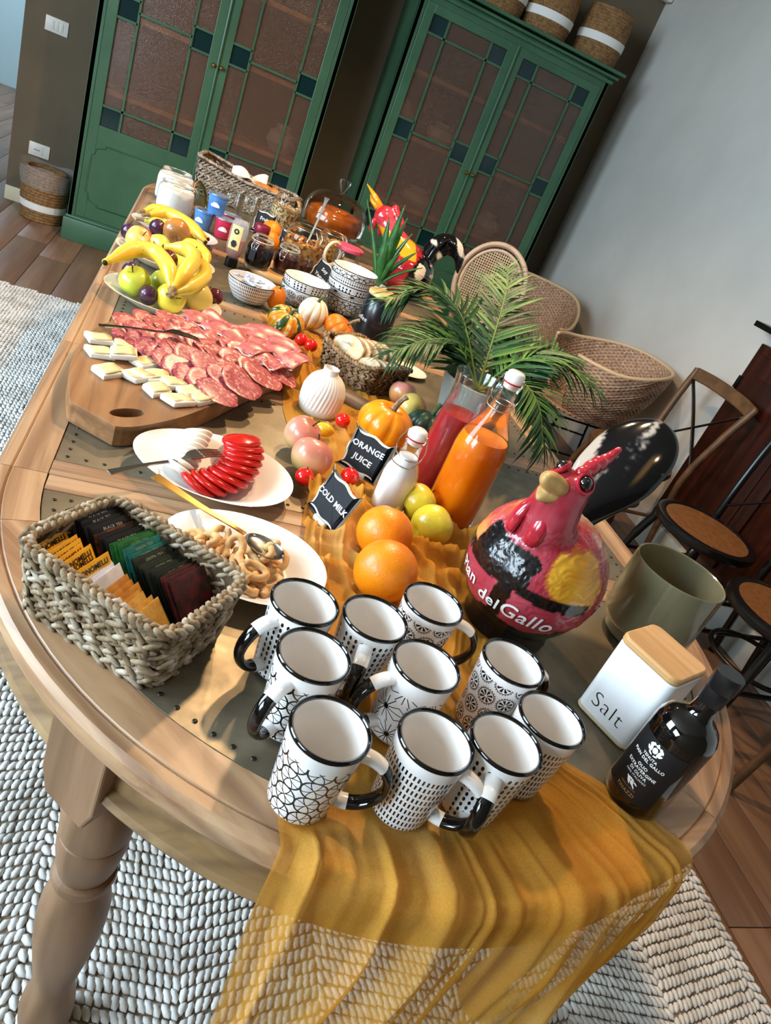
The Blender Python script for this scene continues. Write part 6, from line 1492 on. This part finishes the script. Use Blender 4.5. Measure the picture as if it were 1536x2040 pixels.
tub_chair('rattan tub chair in the far corner beside the green cabinet', 2.10, 4.20, math.radians(-38), 120, .80, .64)
tub_chair('rattan tub chair nearer the brown cross back chair', 2.20, 3.27, math.radians(-96), 146, .765, .70)
def bistro(label, x, y, face, m, seatm, xm):
    t = thing('cross_back_chair', label, 'chair', (x, y, 0), face)           # faces local -y
    sz = .46
    MB().lathe([(.17, sz-.035), (.205, sz-.035), (.212, sz-.02), (.208, sz-.002), (.185, sz+.002), (.170, sz-.006)], 44, fn=lambda q, a: (q[0]*1.0, q[1]*.98, q[2]), closed=True).build('seat_ring', m, t, 50)
    MB().lathe([(.001, sz-.010), (.178, sz-.010), (.182, sz-.003), (.001, sz-.006)], 40).build('cane_seat', seatm, t, 60)
    for sx in (-1, 1):
        MB().tube(curve_pts([Vector((sx*.165, .25, 0)), Vector((sx*.172, .205, .3)), Vector((sx*.178, .19, .48)), Vector((sx*.205, .225, .70)), Vector((sx*.225, .262, .845)), Vector((sx*.228, .268, .872))], 24), [.015]*6+[.017]*12+[.016]*6, 10).build('rear_leg_post', m, t, 180)
        MB().tube(curve_pts([Vector((sx*.13, -.13, sz-.03)), Vector((sx*.155, -.165, .25)), Vector((sx*.165, -.185, 0))], 14), [.018]*6+[.015]*8, 10).build('front_leg', m, t, 180)
        MB().tube(curve_pts([Vector((sx*.185, .195, .50)), Vector((sx*.10, .215, .57)), Vector((-sx*.08, .245, .72)), Vector((-sx*.205, .258, .82))], 20), .0105, 8, flat=.5).build('cross_bar', xm, t, 180)
        MB().tube([(sx*.155, -.165, .22), (sx*.168, .215, .24)], .009, 8).build('side_stretcher', m, t, 60)
    MB().tube(curve_pts([Vector((-.228, .268, .850)), Vector((-.1, .288, .862)), Vector((.1, .288, .862)), Vector((.228, .268, .850))], 20), .030, 12, flat=.42, up=(0, 0, 1)).build('top_rail', m, t, 180, None) if False else ribbon(curve_pts([Vector((-.232, .266, .848)), Vector((-.1, .288, .856)), Vector((.1, .288, .856)), Vector((.232, .266, .848))], 20), .030, .020, Vector((0, .18, 1))).build('top_rail', m, t, 60, None, [('bev', .006)])
    MB().tube([(.150*math.cos(a), .150*math.sin(a), .25) for a in np.linspace(0, 2*PI, 36, endpoint=False)], .009, 8, closed=True).build('ring_stretcher', m, t, 180)
M_brn = mat('worn_brown_beech', '#6a4c30', .45, var=.25, vs=20); M_bch = mat('black_lacquer', '#0a0a0b', .32, coat=.2)
bistro('brown wooden cross back chair with black cross bars by the wall', 2.150, 2.66, math.radians(-90), M_brn, M_cane2, M_bch)
bistro('black cross back chair with tan cane seat beyond the olive planter', 2.15, 2.02, math.radians(-90), M_bch, M_cane2, M_bch)
bistro('black cross back chair cut by the right photo edge', 2.13, 1.50, math.radians(-92), M_bch, M_cane2, M_bch)
bistro('brown cross back chair at the right, only a leg in view', 2.12, .98, math.radians(-90), M_brn, M_cane2, M_bch)

# ================================================================ yellow gauze runner
def interp(pts, x):
    for (a, p), (b, q) in zip(pts[:-1], pts[1:]):
        if a <= x <= b: return p+(q-p)*(x-a)/(b-a)
    return pts[0][1] if x < pts[0][0] else pts[-1][1]
XL = [(.30, .200), (.45, .205), (.60, .225), (.72, .275), (.85, .300), (1.0, .275), (1.15, .268), (1.30, .275), (1.45, .300), (1.60, .300), (1.80, .265), (1.98, .25)]
XR = [(.30, .735), (.42, .715), (.50, .660), (.60, .560), (.72, .515), (.85, .590), (1.0, .625), (1.10, .640), (1.25, .640), (1.45, .650), (1.60, .665), (1.80, .660), (1.98, .52)]
foot = [(m[1], m[2], .036) for m in mugs]+[(.378, .80, .035), (.398, .905, .035), (.5, .968, .03), (.494, 1.045, .03), (.574, 1.072, .050), (.448, 1.062, .035), (.572, 1.195, .046), (.478, 1.335, .05), (.6, 1.405, .042), (.302, 1.125, .03), (.292, 1.208, .03), (.357, 1.425, .045), (.5, 1.70, .10), (.586, 1.585, .03), (.59, 1.505, .03), (.3, 1.872, .04), (.386, 1.985, .035), (.452, 1.955, .04), (.6, .792, .075), (.398, 1.14, .03), (.308, .962, .03), (.176, .806, .10), (.122, 1.048, .12), (.15, 1.40, .15), (.435, 1.535, .05), (.722, 1.49, .06)]
def runner():
    t = NT('mustard_gauze'); v = t.coord(); n = t.noise(v, 6, 4); wv = t.noise(t.coord(0, (1, 1, 1)), 420, 3, .7)
    col = t.ramp(n, [(.3, '#e49e36'), (.55, '#eeb24e'), (.75, '#f5c674')])
    df = t.n('BsdfDiffuse'); t.put(df.inputs[0], col); tl = t.n('BsdfTranslucent'); t.put(tl.inputs[0], col)
    bp = t.n('Bump', Strength=.35, Distance=.0015, Height=wv); t.put(df.inputs['Normal'], bp.outputs[0])
    m1 = t.n('MixShader', Fac=.38); t.put(m1.inputs[1], df.outputs[0]); t.put(m1.inputs[2], tl.outputs[0])
    tr = t.n('BsdfTransparent'); tr.inputs[0].default_value = (1.0, .93, .80, 1)
    m2 = t.n('MixShader', Fac=t.math('MULTIPLY_ADD', wv, .44, .08)); t.put(m2.inputs[1], m1.outputs[0]); t.put(m2.inputs[2], tr.outputs[0]); t.put(t.out.inputs[0], m2.outputs[0])
    NU, NV = 190, 330; VH = .66
    rs = random.Random(21); folds = [((i+.5+rs.uniform(-.6, .6))/19, rs.choice((.006, .008, .011, .018, .030)), rs.uniform(.25, 1.1), rs.uniform(-1.6, 1.6)) for i in range(19)]
    def fold_h(u, s):
        h = 0
        for c, w_, a, k in folds:
            d = (u-c-.035*k*math.sin(s*2.2+c*9)-.02*k*s)/(w_*(1+.35*math.sin(s*5+c*20)))
            h += a*(math.exp(-d*d*.7) if d < 0 else math.exp(-d*d*2.2))
        return h+.25*noise.noise((u*40, s*3, 5))
    def f(u, v):
        wob = .02*math.sin(v*23+u*3)+.012*noise.noise((u*3, v*14, 0))
        if v < VH:
            q = v/VH; y = 1.98-q*(1.98-.40)
            x = interp(XL, y)+(interp(XR, y)-interp(XL, y))*u+wob*(1-sstep(.8, 1, q))
            ye = YA-math.sqrt(max(.01, .612**2-(x-XC)**2)); y = 1.98-q*(1.98-ye)
            y += .012*noise.noise((u*5, v*9, 3))*(1-sstep(.85, 1, q))
            bunch = math.exp(-((y-.95)/.20)**2)
            amp = .011+.016*bunch+.006*math.exp(-((y-1.75)/.2)**2)
            r1 = 1-abs(2*((y*17+1.2*noise.noise((x*7, y*5, 1))+x*5) % 1)-1)
            r2 = 1-min(1, abs(noise.noise((x*16, y*12, 7)))*3.2)
            h = amp*(.75*max(0, fold_h(u, y))*(1-.6*bunch)+bunch*(.55*r1+.95*r2)+.25*r2)
            k = 1.0
            for (fx, fy, fr) in foot:
                d = math.hypot(x-fx, y-fy)-fr
                if d < .02: k = min(k, max(0.0, d/.02))
            return (x, y, TZ+.0018+h*k)
        q = (v-VH)/(1-VH); x0 = interp(XL, .40)+(interp(XR, .40)-interp(XL, .40))*u
        ye = YA-math.sqrt(max(.01, .612**2-(x0-XC)**2)); nx, ny = (x0-XC)/.612, (ye-YA)/.612
        drop = .64*q; fh = max(0, fold_h(u, .4+drop*.9)); g = sstep(.0, .10, drop)
        o = .010*math.sin(min(1, drop/.02)*PI/2)+(.008+.012*g)*fh+.028*sstep(0, .6, drop)*math.sin(u*17+1+drop*2)
        z = TZ+.0018+.011*.75*max(0, fold_h(u, ye))*(1-sstep(0, .04, drop))-drop
        return (x0+nx*o+.014*math.sin(drop*7+u*9)*sstep(0, .3, drop), ye+ny*o, z)
    m = MB(); m.grid(f, NU, NV)
    o = m.build('table_runner', t.m, None, 180, recalc=False); tag(o, 'mustard yellow gauze runner bunched along the table and hanging off its end', 'table runner')
runner()
